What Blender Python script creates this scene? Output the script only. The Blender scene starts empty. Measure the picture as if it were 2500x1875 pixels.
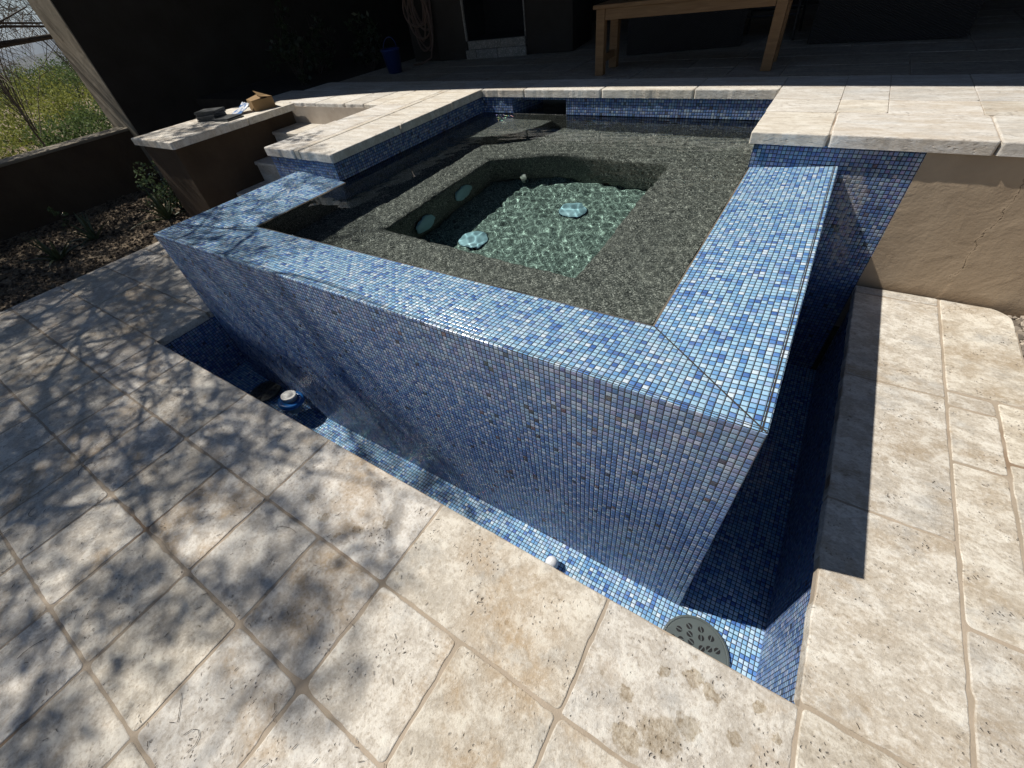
import bpy, bmesh, math, random
from mathutils import Vector, Matrix, noise
R = math.radians
C = bpy.context.scene.collection
SC = bpy.context.scene

# ------------------------------------------------------------------ camera, sky, sun, exposure
cam = bpy.data.objects.new('camera', bpy.data.cameras.new('camera'))
C.objects.link(cam)
cam.location = (-0.1269, -0.9215, 0.9755)
cam.rotation_euler = (0.787289, 0.109041, 0.560346)
cam.data.sensor_width = 36.0
cam.data.lens = 36.0 * 1021.12 / 2500.0
cam.data.clip_start = 0.02
cam.data.clip_end = 6000.0
SC.camera = cam

SUN_DIR = Vector((-0.5767, -0.1376, 0.8053)).normalized()      # towards the sun
SUN_EL = math.asin(SUN_DIR.z)
SUN_AZ = math.atan2(SUN_DIR.x, SUN_DIR.y)                       # clockwise from +y
world = bpy.data.worlds.new("World")
SC.world = world
world.use_nodes = True
wn = world.node_tree
bg = wn.nodes['Background']
sky = wn.nodes.new('ShaderNodeTexSky')
sky.sky_type = 'NISHITA'
sky.sun_disc = False
sky.sun_elevation = SUN_EL
sky.sun_rotation = SUN_AZ
sky.altitude = 1000
sky.air_density = 0.85
sky.dust_density = 0.6
sky.ozone_density = 0.7
wn.links.new(sky.outputs[0], bg.inputs[0])
bg.inputs[1].default_value = 0.05
sun_data = bpy.data.lights.new('sun', 'SUN')
sun_data.energy = 5.0
sun_data.angle = R(0.53)
sun_data.color = (1.0, 0.945, 0.86)
sun = bpy.data.objects.new('sun', sun_data)
C.objects.link(sun)
sun.rotation_euler = SUN_DIR.to_track_quat('Z', 'Y').to_euler()
sun.location = SUN_DIR * 30
try:
    sun_data.cycles.is_caustics_light = True
except Exception:
    pass
SC.view_settings.view_transform = 'Standard'
SC.view_settings.look = 'None'
SC.view_settings.exposure = 0.15
SC.view_settings.gamma = 1.0
SC.render.engine = 'CYCLES'
cy = SC.cycles
cy.use_denoising = True
cy.max_bounces = 10
cy.diffuse_bounces = 4
cy.glossy_bounces = 4
cy.transmission_bounces = 8
cy.transparent_max_bounces = 12
cy.sample_clamp_indirect = 6.0
cy.sample_clamp_direct = 0.0
cy.caustics_refractive = True
cy.caustics_reflective = False
cy.blur_glossy = 0.3

# key heights and positions (metres; z = 0 is the spa rim)
ZG, ZP, ZC = -0.673, 0.158, 0.097      # lower paving, patio top, underside of coping
ZW = -0.043                            # spa water
ZT = -1.405                            # trough floor
P = 0.0213                             # mosaic pitch

# ------------------------------------------------------------------ node helpers
class NT:
    def __init__(s, name):
        s.m = bpy.data.materials.new(name); s.m.use_nodes = True
        s.t = s.m.node_tree; s.t.nodes.clear()
        s.out = s.t.nodes.new('ShaderNodeOutputMaterial')
    def n(s, typ, ins=None, **kw):
        nd = s.t.nodes.new('ShaderNode' + typ)
        for k, v in kw.items(): setattr(nd, k, v)
        for k, v in (ins or {}).items():
            sock = nd.inputs[k]
            if hasattr(v, 'is_output'): s.t.links.new(v, sock)
            else: sock.default_value = v
        return nd
    def math(s, op, a, b=0.0, c=None):
        d = {0: a, 1: b}
        if c is not None: d[2] = c
        return s.n('Math', d, operation=op).outputs[0]
    def vm(s, op, a, b=(0, 0, 0)):
        return s.n('VectorMath', {0: a, 1: b}, operation=op).outputs[0]
    def scale(s, v, f):
        nd = s.n('VectorMath', {0: v}, operation='SCALE')
        if hasattr(f, 'is_output'): s.t.links.new(f, nd.inputs['Scale'])
        else: nd.inputs['Scale'].default_value = f
        return nd.outputs[0]
    def ramp(s, fac, stops, interp='LINEAR'):
        nd = s.n('ValToRGB', {0: fac}); cr = nd.color_ramp; cr.interpolation = interp
        while len(cr.elements) < len(stops): cr.elements.new(0.5)
        for e, (p, c) in zip(cr.elements, stops):
            e.position = p
            e.color = (c, c, c, 1) if isinstance(c, (int, float)) else (*c, 1)
        return nd.outputs[0]
    def mix(s, f, a, b, blend='MIX'):
        nd = s.n('Mix', data_type='RGBA', blend_type=blend)
        for i, v in ((0, f), (6, a), (7, b)):
            if hasattr(v, 'is_output'): s.t.links.new(v, nd.inputs[i])
            elif i == 0: nd.inputs[0].default_value = v
            else: nd.inputs[i].default_value = (*v, 1)
        return nd.outputs[2]
    def noise(s, vec, sc, det=4, rough=0.55, dist=0.0):
        return s.n('TexNoise', {'Vector': vec, 'Scale': sc, 'Detail': det, 'Roughness': rough, 'Distortion': dist}).outputs[0]
    def mr(s, v, a, b, c=0.0, d=1.0, smooth=False):
        return s.n('MapRange', {0: v, 1: a, 2: b, 3: c, 4: d}, interpolation_type='SMOOTHSTEP' if smooth else 'LINEAR').outputs[0]
    def done(s, col, rough=0.8, bump=None, strength=0.3, dist=0.01, spec=0.4, normal=None, **kw):
        b = s.n('BsdfPrincipled')
        for k, v in (('Base Color', col), ('Roughness', rough), ('Specular IOR Level', spec)) + tuple(kw.items()):
            if hasattr(v, 'is_output'): s.t.links.new(v, b.inputs[k])
            elif k == 'Base Color': b.inputs[k].default_value = (*v, 1)
            else: b.inputs[k].default_value = v
        if bump is not None:
            bn = s.n('Bump', {'Strength': strength, 'Distance': dist, 'Height': bump})
            if normal is not None: s.t.links.new(normal, bn.inputs['Normal'])
            s.t.links.new(bn.outputs[0], b.inputs['Normal'])
        elif normal is not None:
            s.t.links.new(normal, b.inputs['Normal'])
        s.t.links.new(b.outputs[0], s.out.inputs[0])
        return s.m

def mosaic(name, stops, crust=None, tilt=0.05, rough=(0.10, 0.26), vary=0.22, film=0.08, limetop=0.0, coat=0.35, irid=1.0):
    k = NT(name)
    uv = k.n('UVMap').outputs[0]
    pos = k.n('NewGeometry').outputs['Position']
    u = k.scale(uv, 1.0 / P)
    warp = k.vm('SUBTRACT', k.n('TexNoise', {'Vector': u, 'Scale': 0.12, 'Detail': 1}).outputs['Color'], (0.5, 0.5, 0.5))
    u = k.vm('ADD', u, k.scale(warp, 0.16))
    sheet = k.n('TexWhiteNoise', {'Vector': k.vm('FLOOR', k.scale(u, 1 / 15.0))}, noise_dimensions='3D').outputs['Color']
    u = k.vm('ADD', u, k.scale(k.vm('SUBTRACT', sheet, (0.5, 0.5, 0.5)), 0.07))
    cell = k.vm('FLOOR', u)
    fr = k.vm('ABSOLUTE', k.vm('SUBTRACT', k.vm('FRACTION', u), (0.5, 0.5, 0.5)))
    sx = k.n('SeparateXYZ', {0: fr})
    wnz = k.n('TexWhiteNoise', {'Vector': cell}, noise_dimensions='2D')
    wn2 = k.n('TexWhiteNoise', {'Vector': k.vm('ADD', cell, (37.3, 11.7, 0))}, noise_dimensions='2D')
    d = k.math('MAXIMUM', sx.outputs[0], sx.outputs[1])
    corner = k.math('ADD', sx.outputs[0], sx.outputs[1])
    d = k.math('MAXIMUM', d, k.math('SUBTRACT', corner, 0.445))
    tile = k.mr(d, 0.408, 0.436, 1.0, 0.0, True)
    col = k.ramp(wnz.outputs[0], stops, 'CONSTANT')
    cloud = k.noise(k.vm('ADD', u, k.scale(wn2.outputs[1], 9.0)), 0.9, 2)
    col = k.mix(k.mr(cloud, 0.3, 0.7, 0.0, vary), col, k.mix(wn2.outputs[0], (0.20, 0.34, 0.62), (0.52, 0.60, 0.74)))
    gr = k.mix(k.noise(u, 0.7, 3), (0.004, 0.005, 0.007), (0.014, 0.013, 0.013))
    col = k.mix(tile, gr, col)
    rg = k.mix(tile, (0.85, 0.85, 0.85), k.n('CombineColor', {0: k.mr(wn2.outputs[0], 0, 1, *rough), 1: 0.2, 2: 0.2}).outputs[0])
    pill = k.mr(d, 0.27, 0.455, 1.0, 0.0, True)
    rgh = k.n('SeparateColor', {0: rg}).outputs[0]
    nrm = k.n('NewGeometry').outputs['Normal']
    jit = k.scale(k.vm('SUBTRACT', wn2.outputs[1], (0.5, 0.5, 0.5)), tilt)
    nrm = k.vm('NORMALIZE', k.vm('ADD', nrm, jit))
    # faint mineral film
    film = k.mr(k.noise(pos, 2.3, 5, 0.6), 0.45, 0.75, 0.0, film)
    if limetop:
        pz = k.n('SeparateXYZ', {0: pos}).outputs[2]
        edge = k.math('ADD', pz, k.math('MULTIPLY', k.math('SUBTRACT', k.noise(k.vm('MULTIPLY', pos, (6.0, 6.0, 0.8)), 2.0, 4, 0.6), 0.5), 0.55))
        film = k.math('ADD', film, k.mr(edge, -0.62, -0.08, 0.0, limetop))
    col = k.mix(film, col, (0.44, 0.46, 0.50))
    if crust:
        (cx, wx, z0, z1) = crust
        ps = k.n('SeparateXYZ', {0: pos})
        wob = k.math('MULTIPLY', k.math('SUBTRACT', k.noise(pos, 7.0, 3), 0.5), 0.16)
        centre = k.math('ADD', k.math('ADD', ps.outputs[0], wob), k.math('MULTIPLY', ps.outputs[2], 0.22))
        dx = k.math('ABSOLUTE', k.math('SUBTRACT', centre, cx))
        mk = k.math('MULTIPLY', k.mr(dx, wx * 0.4, wx, 1.0, 0.0, True), k.mr(ps.outputs[2], z0, z1, 0.0, 1.0, True))
        mk = k.math('MULTIPLY', mk, k.mr(ps.outputs[2], 0.03, -0.06, 0.0, 1.0, True))
        mk = k.math('MULTIPLY', mk, k.mr(k.noise(pos, 45.0, 3), 0.38, 0.6, 0.0, 1.0))
        col = k.mix(k.math('MULTIPLY', mk, 0.8), col, (0.40, 0.39, 0.38))
        pill = k.math('ADD', pill, k.math('MULTIPLY', mk, k.noise(pos, 90.0, 2)))
        rgh = k.math('MAXIMUM', rgh, k.math('MULTIPLY', mk, 0.7))
    return k.done(col, rgh, pill, 0.7, 0.0026, 0.6, nrm, **{'Coat Weight': k.math('MULTIPLY', tile, coat), 'Coat Roughness': 0.06,
                  'Thin Film Thickness': k.mr(wn2.outputs[0], 0, 1, 180 * irid, 520 * irid), 'Thin Film IOR': 1.38})

PAL = [(0.0, (0.05, 0.14, 0.42)), (0.04, (0.09, 0.23, 0.56)), (0.14, (0.15, 0.35, 0.64)), (0.30, (0.23, 0.46, 0.70)),
       (0.48, (0.30, 0.46, 0.70)), (0.58, (0.35, 0.58, 0.76)), (0.83, (0.49, 0.67, 0.82)), (0.955, (0.64, 0.76, 0.86))]
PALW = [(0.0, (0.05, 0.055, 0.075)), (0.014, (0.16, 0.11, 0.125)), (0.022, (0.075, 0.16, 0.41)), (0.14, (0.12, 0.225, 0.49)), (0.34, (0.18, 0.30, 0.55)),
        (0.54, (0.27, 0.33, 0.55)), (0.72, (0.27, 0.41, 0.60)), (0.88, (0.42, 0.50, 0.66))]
PALB = [(0.0, (0.05, 0.06, 0.085)), (0.02, (0.06, 0.12, 0.32)), (0.20, (0.09, 0.17, 0.38)), (0.42, (0.14, 0.23, 0.45)),
        (0.62, (0.20, 0.25, 0.42)), (0.76, (0.22, 0.33, 0.48)), (0.90, (0.34, 0.42, 0.52))]
M_RIM = mosaic('mosaic_rim', PAL, irid=0.0)
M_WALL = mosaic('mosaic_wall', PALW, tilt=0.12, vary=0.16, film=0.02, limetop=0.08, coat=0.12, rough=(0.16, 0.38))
M_BAND = mosaic('mosaic_band', PALB, crust=(0.08, 0.06, -0.66, -0.50))
M_FLOOR = mosaic('mosaic_floor', PAL, tilt=0.06)

def travertine(name, a=(0.53, 0.49, 0.43), b=(0.70, 0.665, 0.60), c=(0.46, 0.35, 0.23), wet=(), warm=0.0, streak=(1.0, 1.0), spots=()):
    k = NT(name)
    pos = k.n('NewGeometry').outputs['Position']
    att = k.n('VertexColor', layer_name='tone')
    tone = k.n('SeparateColor', {0: att.outputs[0]})
    off = k.scale(att.outputs[0], 13.0)
    p = k.vm('ADD', pos, off)
    p = k.vm('MULTIPLY', p, (streak[0], streak[1], 1.0))
    mid = k.noise(p, 11.0, 8, 0.72, 0.3)
    big = k.noise(k.vm('ADD', p, (3, 1, 7)), 3.4, 6, 0.65, 0.5)
    fin = k.noise(p, 70.0, 6, 0.75)
    lo = tuple(x * 0.90 for x in a)
    col = k.ramp(k.math('ADD', k.math('MULTIPLY', mid, 0.75), k.math('MULTIPLY', fin, 0.25)), [(0.36, lo), (0.47, a), (0.56, b), (0.68, tuple(min(0.76, x * 1.12) for x in b))])
    stain = k.mr(k.math('ADD', big, k.math('MULTIPLY', tone.outputs[1], 0.14)), 0.55 - warm, 0.74, 0.0, 0.85, True)
    for (x, y, r_) in spots:
        dv = k.vm('MULTIPLY', k.vm('SUBTRACT', pos, (x, y, ZG)), (1, 1, 0))
        dl = k.n('VectorMath', {0: dv}, operation='LENGTH').outputs[1]
        stain = k.math('MAXIMUM', stain, k.math('MULTIPLY', k.mr(dl, r_ * 0.25, r_, 1.0, 0.0, True), k.mr(big, 0.36, 0.58, 0.25, 1.0)))
    stain = k.math('MULTIPLY', stain, k.mr(mid, 0.62, 0.40, 0.35, 1.0))
    col = k.mix(stain, col, c)
    grey = k.mr(k.noise(k.vm('ADD', p, (5, 9, 2)), 4.5, 6, 0.7), 0.50, 0.70, 0.0, 0.6, True)
    col = k.mix(grey, col, tuple(x * 0.86 for x in (a[1], a[1], a[1] * 0.97)))
    col = k.mix(k.mr(fin, 0.52, 0.68, 0.0, 0.55), col, (0.74, 0.72, 0.68))
    col = k.mix(k.mr(fin, 0.46, 0.34, 0.0, 0.45), col, tuple(x * 0.55 for x in c))
    col = k.mix(1.0, col, k.n('CombineColor', {0: k.mr(tone.outputs[0], 0, 1, 0.90, 1.05), 1: k.math('MULTIPLY', k.mr(tone.outputs[0], 0, 1, 0.90, 1.05), k.mr(tone.outputs[2], 0, 1, 0.972, 1.0)), 2: k.math('MULTIPLY', k.mr(tone.outputs[0], 0, 1, 0.90, 1.05), k.mr(tone.outputs[2], 0, 1, 0.915, 1.01))}).outputs[0], 'MULTIPLY')
    # pits and pores
    pit = k.n('TexVoronoi', {'Vector': k.vm('ADD', p, k.scale(k.n('TexNoise', {'Vector': p, 'Scale': 30.0}).outputs['Color'], 0.03)), 'Scale': 62.0, 'Randomness': 1.0}).outputs[0]
    pm = k.math('MULTIPLY', k.mr(pit, 0.10, 0.26, 1.0, 0.0), k.mr(k.noise(p, 9.0, 3, 0.6), 0.50, 0.66))
    col = k.mix(k.math('MULTIPLY', pm, 0.62), col, (0.20, 0.155, 0.115))
    rough = 0.72
    if wet:
        ps = k.n('SeparateXYZ', {0: pos})
        wm = None
        warpn = k.noise(pos, 26.0, 3, 0.6)
        for (x, y, r, sx) in wet:
            dx = k.math('MULTIPLY', k.math('SUBTRACT', ps.outputs[0], x), sx)
            dy = k.math('SUBTRACT', ps.outputs[1], y)
            dd = k.math('SQRT', k.math('ADD', k.math('MULTIPLY', dx, dx), k.math('MULTIPLY', dy, dy)))
            dd = k.math('ADD', dd, k.math('MULTIPLY', k.math('SUBTRACT', warpn, 0.5), 0.075))
            mk = k.mr(dd, r * 0.72, r * 1.08, 1.0, 0.0, True)
            wm = mk if wm is None else k.math('MAXIMUM', wm, mk)
        drop = k.n('TexVoronoi', {'Vector': pos, 'Scale': 17.0}).outputs[0]
        sel = k.n('TexVoronoi', {'Vector': pos, 'Scale': 17.0}).outputs[1]
        dm = k.math('MULTIPLY', k.mr(drop, 0.12, 0.17, 1.0, 0.0, True), k.math('GREATER_THAN', k.n('SeparateColor', {0: sel}).outputs[0], 0.72))
        reg = k.mr(k.math('SUBTRACT', ps.outputs[1], k.math('MULTIPLY', ps.outputs[0], -0.05)), -1.25, -0.75)
        dm = k.math('MULTIPLY', dm, reg)
        wm = k.math('MAXIMUM', wm, k.math('MULTIPLY', dm, 0.7))
        col = k.mix(k.math('MULTIPLY', k.math('MULTIPLY', wm, k.mr(fin, 0.35, 0.65, 1.0, 0.55)), 0.85), col, k.mix(1.0, col, (0.56, 0.48, 0.36), 'MULTIPLY'))
        rough = k.mr(wm, 0, 1, 0.72, 0.45)
    h = k.math('ADD', k.math('MULTIPLY', mid, 0.6), k.math('MULTIPLY', fin, 0.40))
    h = k.math('SUBTRACT', h, k.math('MULTIPLY', pm, 0.6))
    return k.done(col, rough, h, 1.0, 0.010, 0.3)

WET = [(0.02, -0.66, 0.055, 0.8), (0.085, -0.60, 0.04, 1.1), (-0.06, -0.72, 0.035, 0.7), (0.04, -0.80, 0.05, 0.6), (-0.10, -0.62, 0.022, 1),
       (0.12, -0.48, 0.02, 0.8), (0.06, -0.47, 0.028, 1), (0.20, -0.56, 0.02, 1), (0.24, -0.44, 0.018, 1.2), (0.21, -0.75, 0.022, 1),
       (0.14, -0.87, 0.02, 1.4), (0.28, -0.62, 0.016, 1), (-0.02, -0.5, 0.014, 1), (0.10, -0.71, 0.016, 1), (0.30, -0.5, 0.015, 1.2),
       (-1.30, -0.66, 0.02, 1), (-1.48, -0.70, 0.025, 1), (-1.62, -0.66, 0.03, 1), (-1.2, -0.58, 0.02, 1), (-1.36, -0.73, 0.016, 1)]
M_PAVE = travertine('travertine_paving', wet=WET, spots=[(-1.52, -0.50, 0.26), (-1.35, -0.62, 0.18), (-0.52, -0.60, 0.28), (-0.42, -0.72, 0.2), (-0.75, -0.48, 0.16), (-4.05, -0.40, 0.35), (-1.2, -1.0, 0.2)])
M_PAVE_R = travertine('travertine_paving_walk', a=(0.53, 0.485, 0.415), b=(0.70, 0.665, 0.595), c=(0.40, 0.325, 0.235), warm=0.03, streak=(0.85, 1.25))
M_COPE = travertine('travertine_coping', a=(0.62, 0.585, 0.53), b=(0.74, 0.72, 0.675), c=(0.54, 0.47, 0.38), streak=(0.5, 1.6))

def grout(name, a, b):
    k = NT(name); pos = k.n('NewGeometry').outputs['Position']
    col = k.mix(k.mr(k.noise(pos, 5.0, 5, 0.65), 0.35, 0.65), a, b)
    col = k.mix(k.mr(k.noise(pos, 2.1, 3), 0.60, 0.70, 0.0, 0.7), col, (0.20, 0.125, 0.07))
    return k.done(col, 0.9, k.noise(pos, 160.0, 3), 0.4, 0.004, 0.2)
M_GROUT = grout('sanded_grout', (0.33, 0.275, 0.21), (0.42, 0.35, 0.275))
M_DARKGROUT = NT('dark_grout').done((0.035, 0.032, 0.03), 0.85)

def stucco(name, a, b, crack=False):
    k = NT(name); pos = k.n('NewGeometry').outputs['Position']
    col = k.mix(k.mr(k.noise(pos, 2.6, 5, 0.6), 0.35, 0.7), a, b)
    h = k.math('ADD', k.math('MULTIPLY', k.noise(pos, 60.0, 4, 0.6), 0.25), k.math('MULTIPLY', k.noise(pos, 7.0, 3, 0.5, 0.6), 1.0))
    if crack:
        ps = k.n('SeparateXYZ', {0: pos})
        line = k.math('ADD', k.math('MULTIPLY', ps.outputs[2], 0.02), 0.755)
        wob = k.math('MULTIPLY', k.math('SUBTRACT', k.noise(pos, 9.0, 4, 0.6), 0.5), 0.13)
        d = k.math('ABSOLUTE', k.math('SUBTRACT', k.math('ADD', ps.outputs[0], wob), line))
        cm = k.math('MULTIPLY', k.mr(d, 0.0008, 0.0026, 1.0, 0.0, True), k.mr(ps.outputs[2], -0.56, -0.50, 0.0, 1.0))
        col = k.mix(k.math('MULTIPLY', cm, 0.75), col, (0.05, 0.035, 0.025))
        step = k.mr(k.math('SUBTRACT', k.math('ADD', ps.outputs[0], wob), line), -0.012, 0.012, 0.0, 1.0, True)
        h = k.math('ADD', h, k.math('MULTIPLY', step, 0.35))
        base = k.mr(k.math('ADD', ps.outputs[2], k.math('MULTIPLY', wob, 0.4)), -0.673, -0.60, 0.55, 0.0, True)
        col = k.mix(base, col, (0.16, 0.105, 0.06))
    return k.done(col, 0.9, h, 0.55, 0.012, 0.2)
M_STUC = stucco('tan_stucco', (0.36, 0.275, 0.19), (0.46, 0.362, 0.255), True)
M_STUCD = stucco('brown_stucco', (0.062, 0.042, 0.027), (0.088, 0.062, 0.041))
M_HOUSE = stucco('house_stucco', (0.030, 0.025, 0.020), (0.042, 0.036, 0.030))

def pebble(name='pebble_plaster', gain=1.0, tint=(1, 1, 1)):
    k = NT(name); pos = k.n('NewGeometry').outputs['Position']
    v = k.n('TexVoronoi', {'Vector': pos, 'Scale': 165.0})
    sc = k.n('SeparateColor', {0: v.outputs[1]})
    col = k.ramp(sc.outputs[0], [(0.0, (0.022, 0.025, 0.025)), (0.24, (0.078, 0.080, 0.074)), (0.50, (0.145, 0.145, 0.132)), (0.72, (0.23, 0.225, 0.20)), (0.90, (0.46, 0.44, 0.40))], 'CONSTANT')
    col = k.mix(k.mr(k.noise(pos, 3.0, 4), 0.3, 0.7, 0.0, 0.30), col, (0.16, 0.162, 0.148))
    patch = k.noise(pos, 6.5, 5, 0.7)
    col = k.mix(k.mr(patch, 0.52, 0.70, 0.0, 0.30), col, (0.26, 0.25, 0.22))
    col = k.mix(1.0, col, tuple(gain * t for t in tint), 'MULTIPLY')
    return k.done(col, 0.7, k.math('SUBTRACT', 1.0, v.outputs[0]), 0.5, 0.004, 0.3)
M_PEB = pebble(gain=1.15)
M_PEBF = pebble('pebble_water_tint', 1.7, (0.72, 1.0, 0.97))  # same pebble, with the teal glow of sunlit deep water put into its colour

def plain(name, col, rough=0.6, var=0.25, sc=8.0, bump=0.0, spec=0.4, **kw):
    k = NT(name); pos = k.n('TexCoord').outputs['Object']
    n = k.noise(pos, sc, 4, 0.6)
    lo = tuple(x * (1 - var) for x in col); hi = tuple(min(1, x * (1 + var)) for x in col)
    c = k.mix(k.mr(n, 0.3, 0.7), lo, hi)
    return k.done(c, rough, k.noise(pos, sc * 6, 4) if bump else None, bump, 0.004, spec, **kw)

def wood(name, a, b):
    k = NT(name); pos = k.n('TexCoord').outputs['Object']
    p = k.vm('MULTIPLY', pos, (3.0, 40.0, 40.0))
    n = k.noise(p, 1.6, 5, 0.6, 0.6)
    c = k.mix(k.mr(n, 0.3, 0.7), a, b)
    return k.done(c, 0.6, n, 0.25, 0.003, 0.3)
M_WOOD = wood('teak', (0.165, 0.086, 0.036), (0.25, 0.145, 0.066))

def wicker():
    k = NT('dark_wicker'); pos = k.n('NewGeometry').outputs['Position']
    s = k.n('SeparateXYZ', {0: pos})
    w = k.math('SINE', k.math('ADD', k.math('MULTIPLY', s.outputs[2], 420.0), k.math('MULTIPLY', k.noise(pos, 20.0), 3.0)))
    w2 = k.math('SINE', k.math('MULTIPLY', k.math('ADD', s.outputs[0], s.outputs[1]), 180.0))
    h = k.math('MULTIPLY', w, w2)
    c = k.mix(k.mr(h, -1, 1), (0.006, 0.005, 0.005), (0.028, 0.025, 0.023))
    return k.done(c, 0.45, h, 0.6, 0.006, 0.4)
M_WICK = wicker()
M_BLACK = plain('black_metal', (0.012, 0.012, 0.012), 0.4)
M_DARK = plain('soot_black', (0.008, 0.008, 0.008), 0.9)
M_STONE = travertine('limestone_trim', a=(0.20, 0.19, 0.17), b=(0.27, 0.255, 0.23), c=(0.20, 0.17, 0.14))

def leafmat(name, a, b, rough=0.45, trans=0.3):
    k = NT(name)
    rnd = k.n('VertexColor', layer_name='tone')
    c = k.mix(k.n('SeparateColor', {0: rnd.outputs[0]}).outputs[0], a, b)
    bs = k.n('BsdfPrincipled', {'Base Color': c, 'Roughness': rough, 'Specular IOR Level': 0.4})
    tr = k.n('BsdfTranslucent', {'Color': c})
    mx = k.n('MixShader', {0: trans, 1: bs.outputs[0], 2: tr.outputs[0]})
    k.t.links.new(mx.outputs[0], k.out.inputs[0])
    return k.m
M_LEAF = leafmat('leaf_green', (0.05, 0.085, 0.035), (0.15, 0.20, 0.10), 0.22)
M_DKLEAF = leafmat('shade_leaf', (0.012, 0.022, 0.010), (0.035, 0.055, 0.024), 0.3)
M_MESQ = leafmat('mesquite_leaf', (0.05, 0.075, 0.025), (0.10, 0.13, 0.05))
M_YEL = leafmat('brittlebush_leaf', (0.13, 0.165, 0.03), (0.33, 0.34, 0.08), 0.85)
M_OLIVE = leafmat('creosote_leaf', (0.045, 0.085, 0.025), (0.16, 0.22, 0.07), 0.85)
M_GREY = leafmat('sage_leaf', (0.12, 0.13, 0.095), (0.24, 0.25, 0.19), 0.85)
M_DRY = leafmat('dry_twigs', (0.14, 0.115, 0.085), (0.30, 0.26, 0.20), 0.8, 0.1)
M_AGAVE = leafmat('aloe_leaf', (0.05, 0.075, 0.035), (0.11, 0.13, 0.065), 0.4, 0.1)
M_CHOL = leafmat('cholla_spines', (0.36, 0.34, 0.18), (0.56, 0.54, 0.34), 0.7, 0.2)
M_BARK = plain('mesquite_bark', (0.055, 0.042, 0.032), 0.9, 0.4, 12.0, 0.6)

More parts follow.
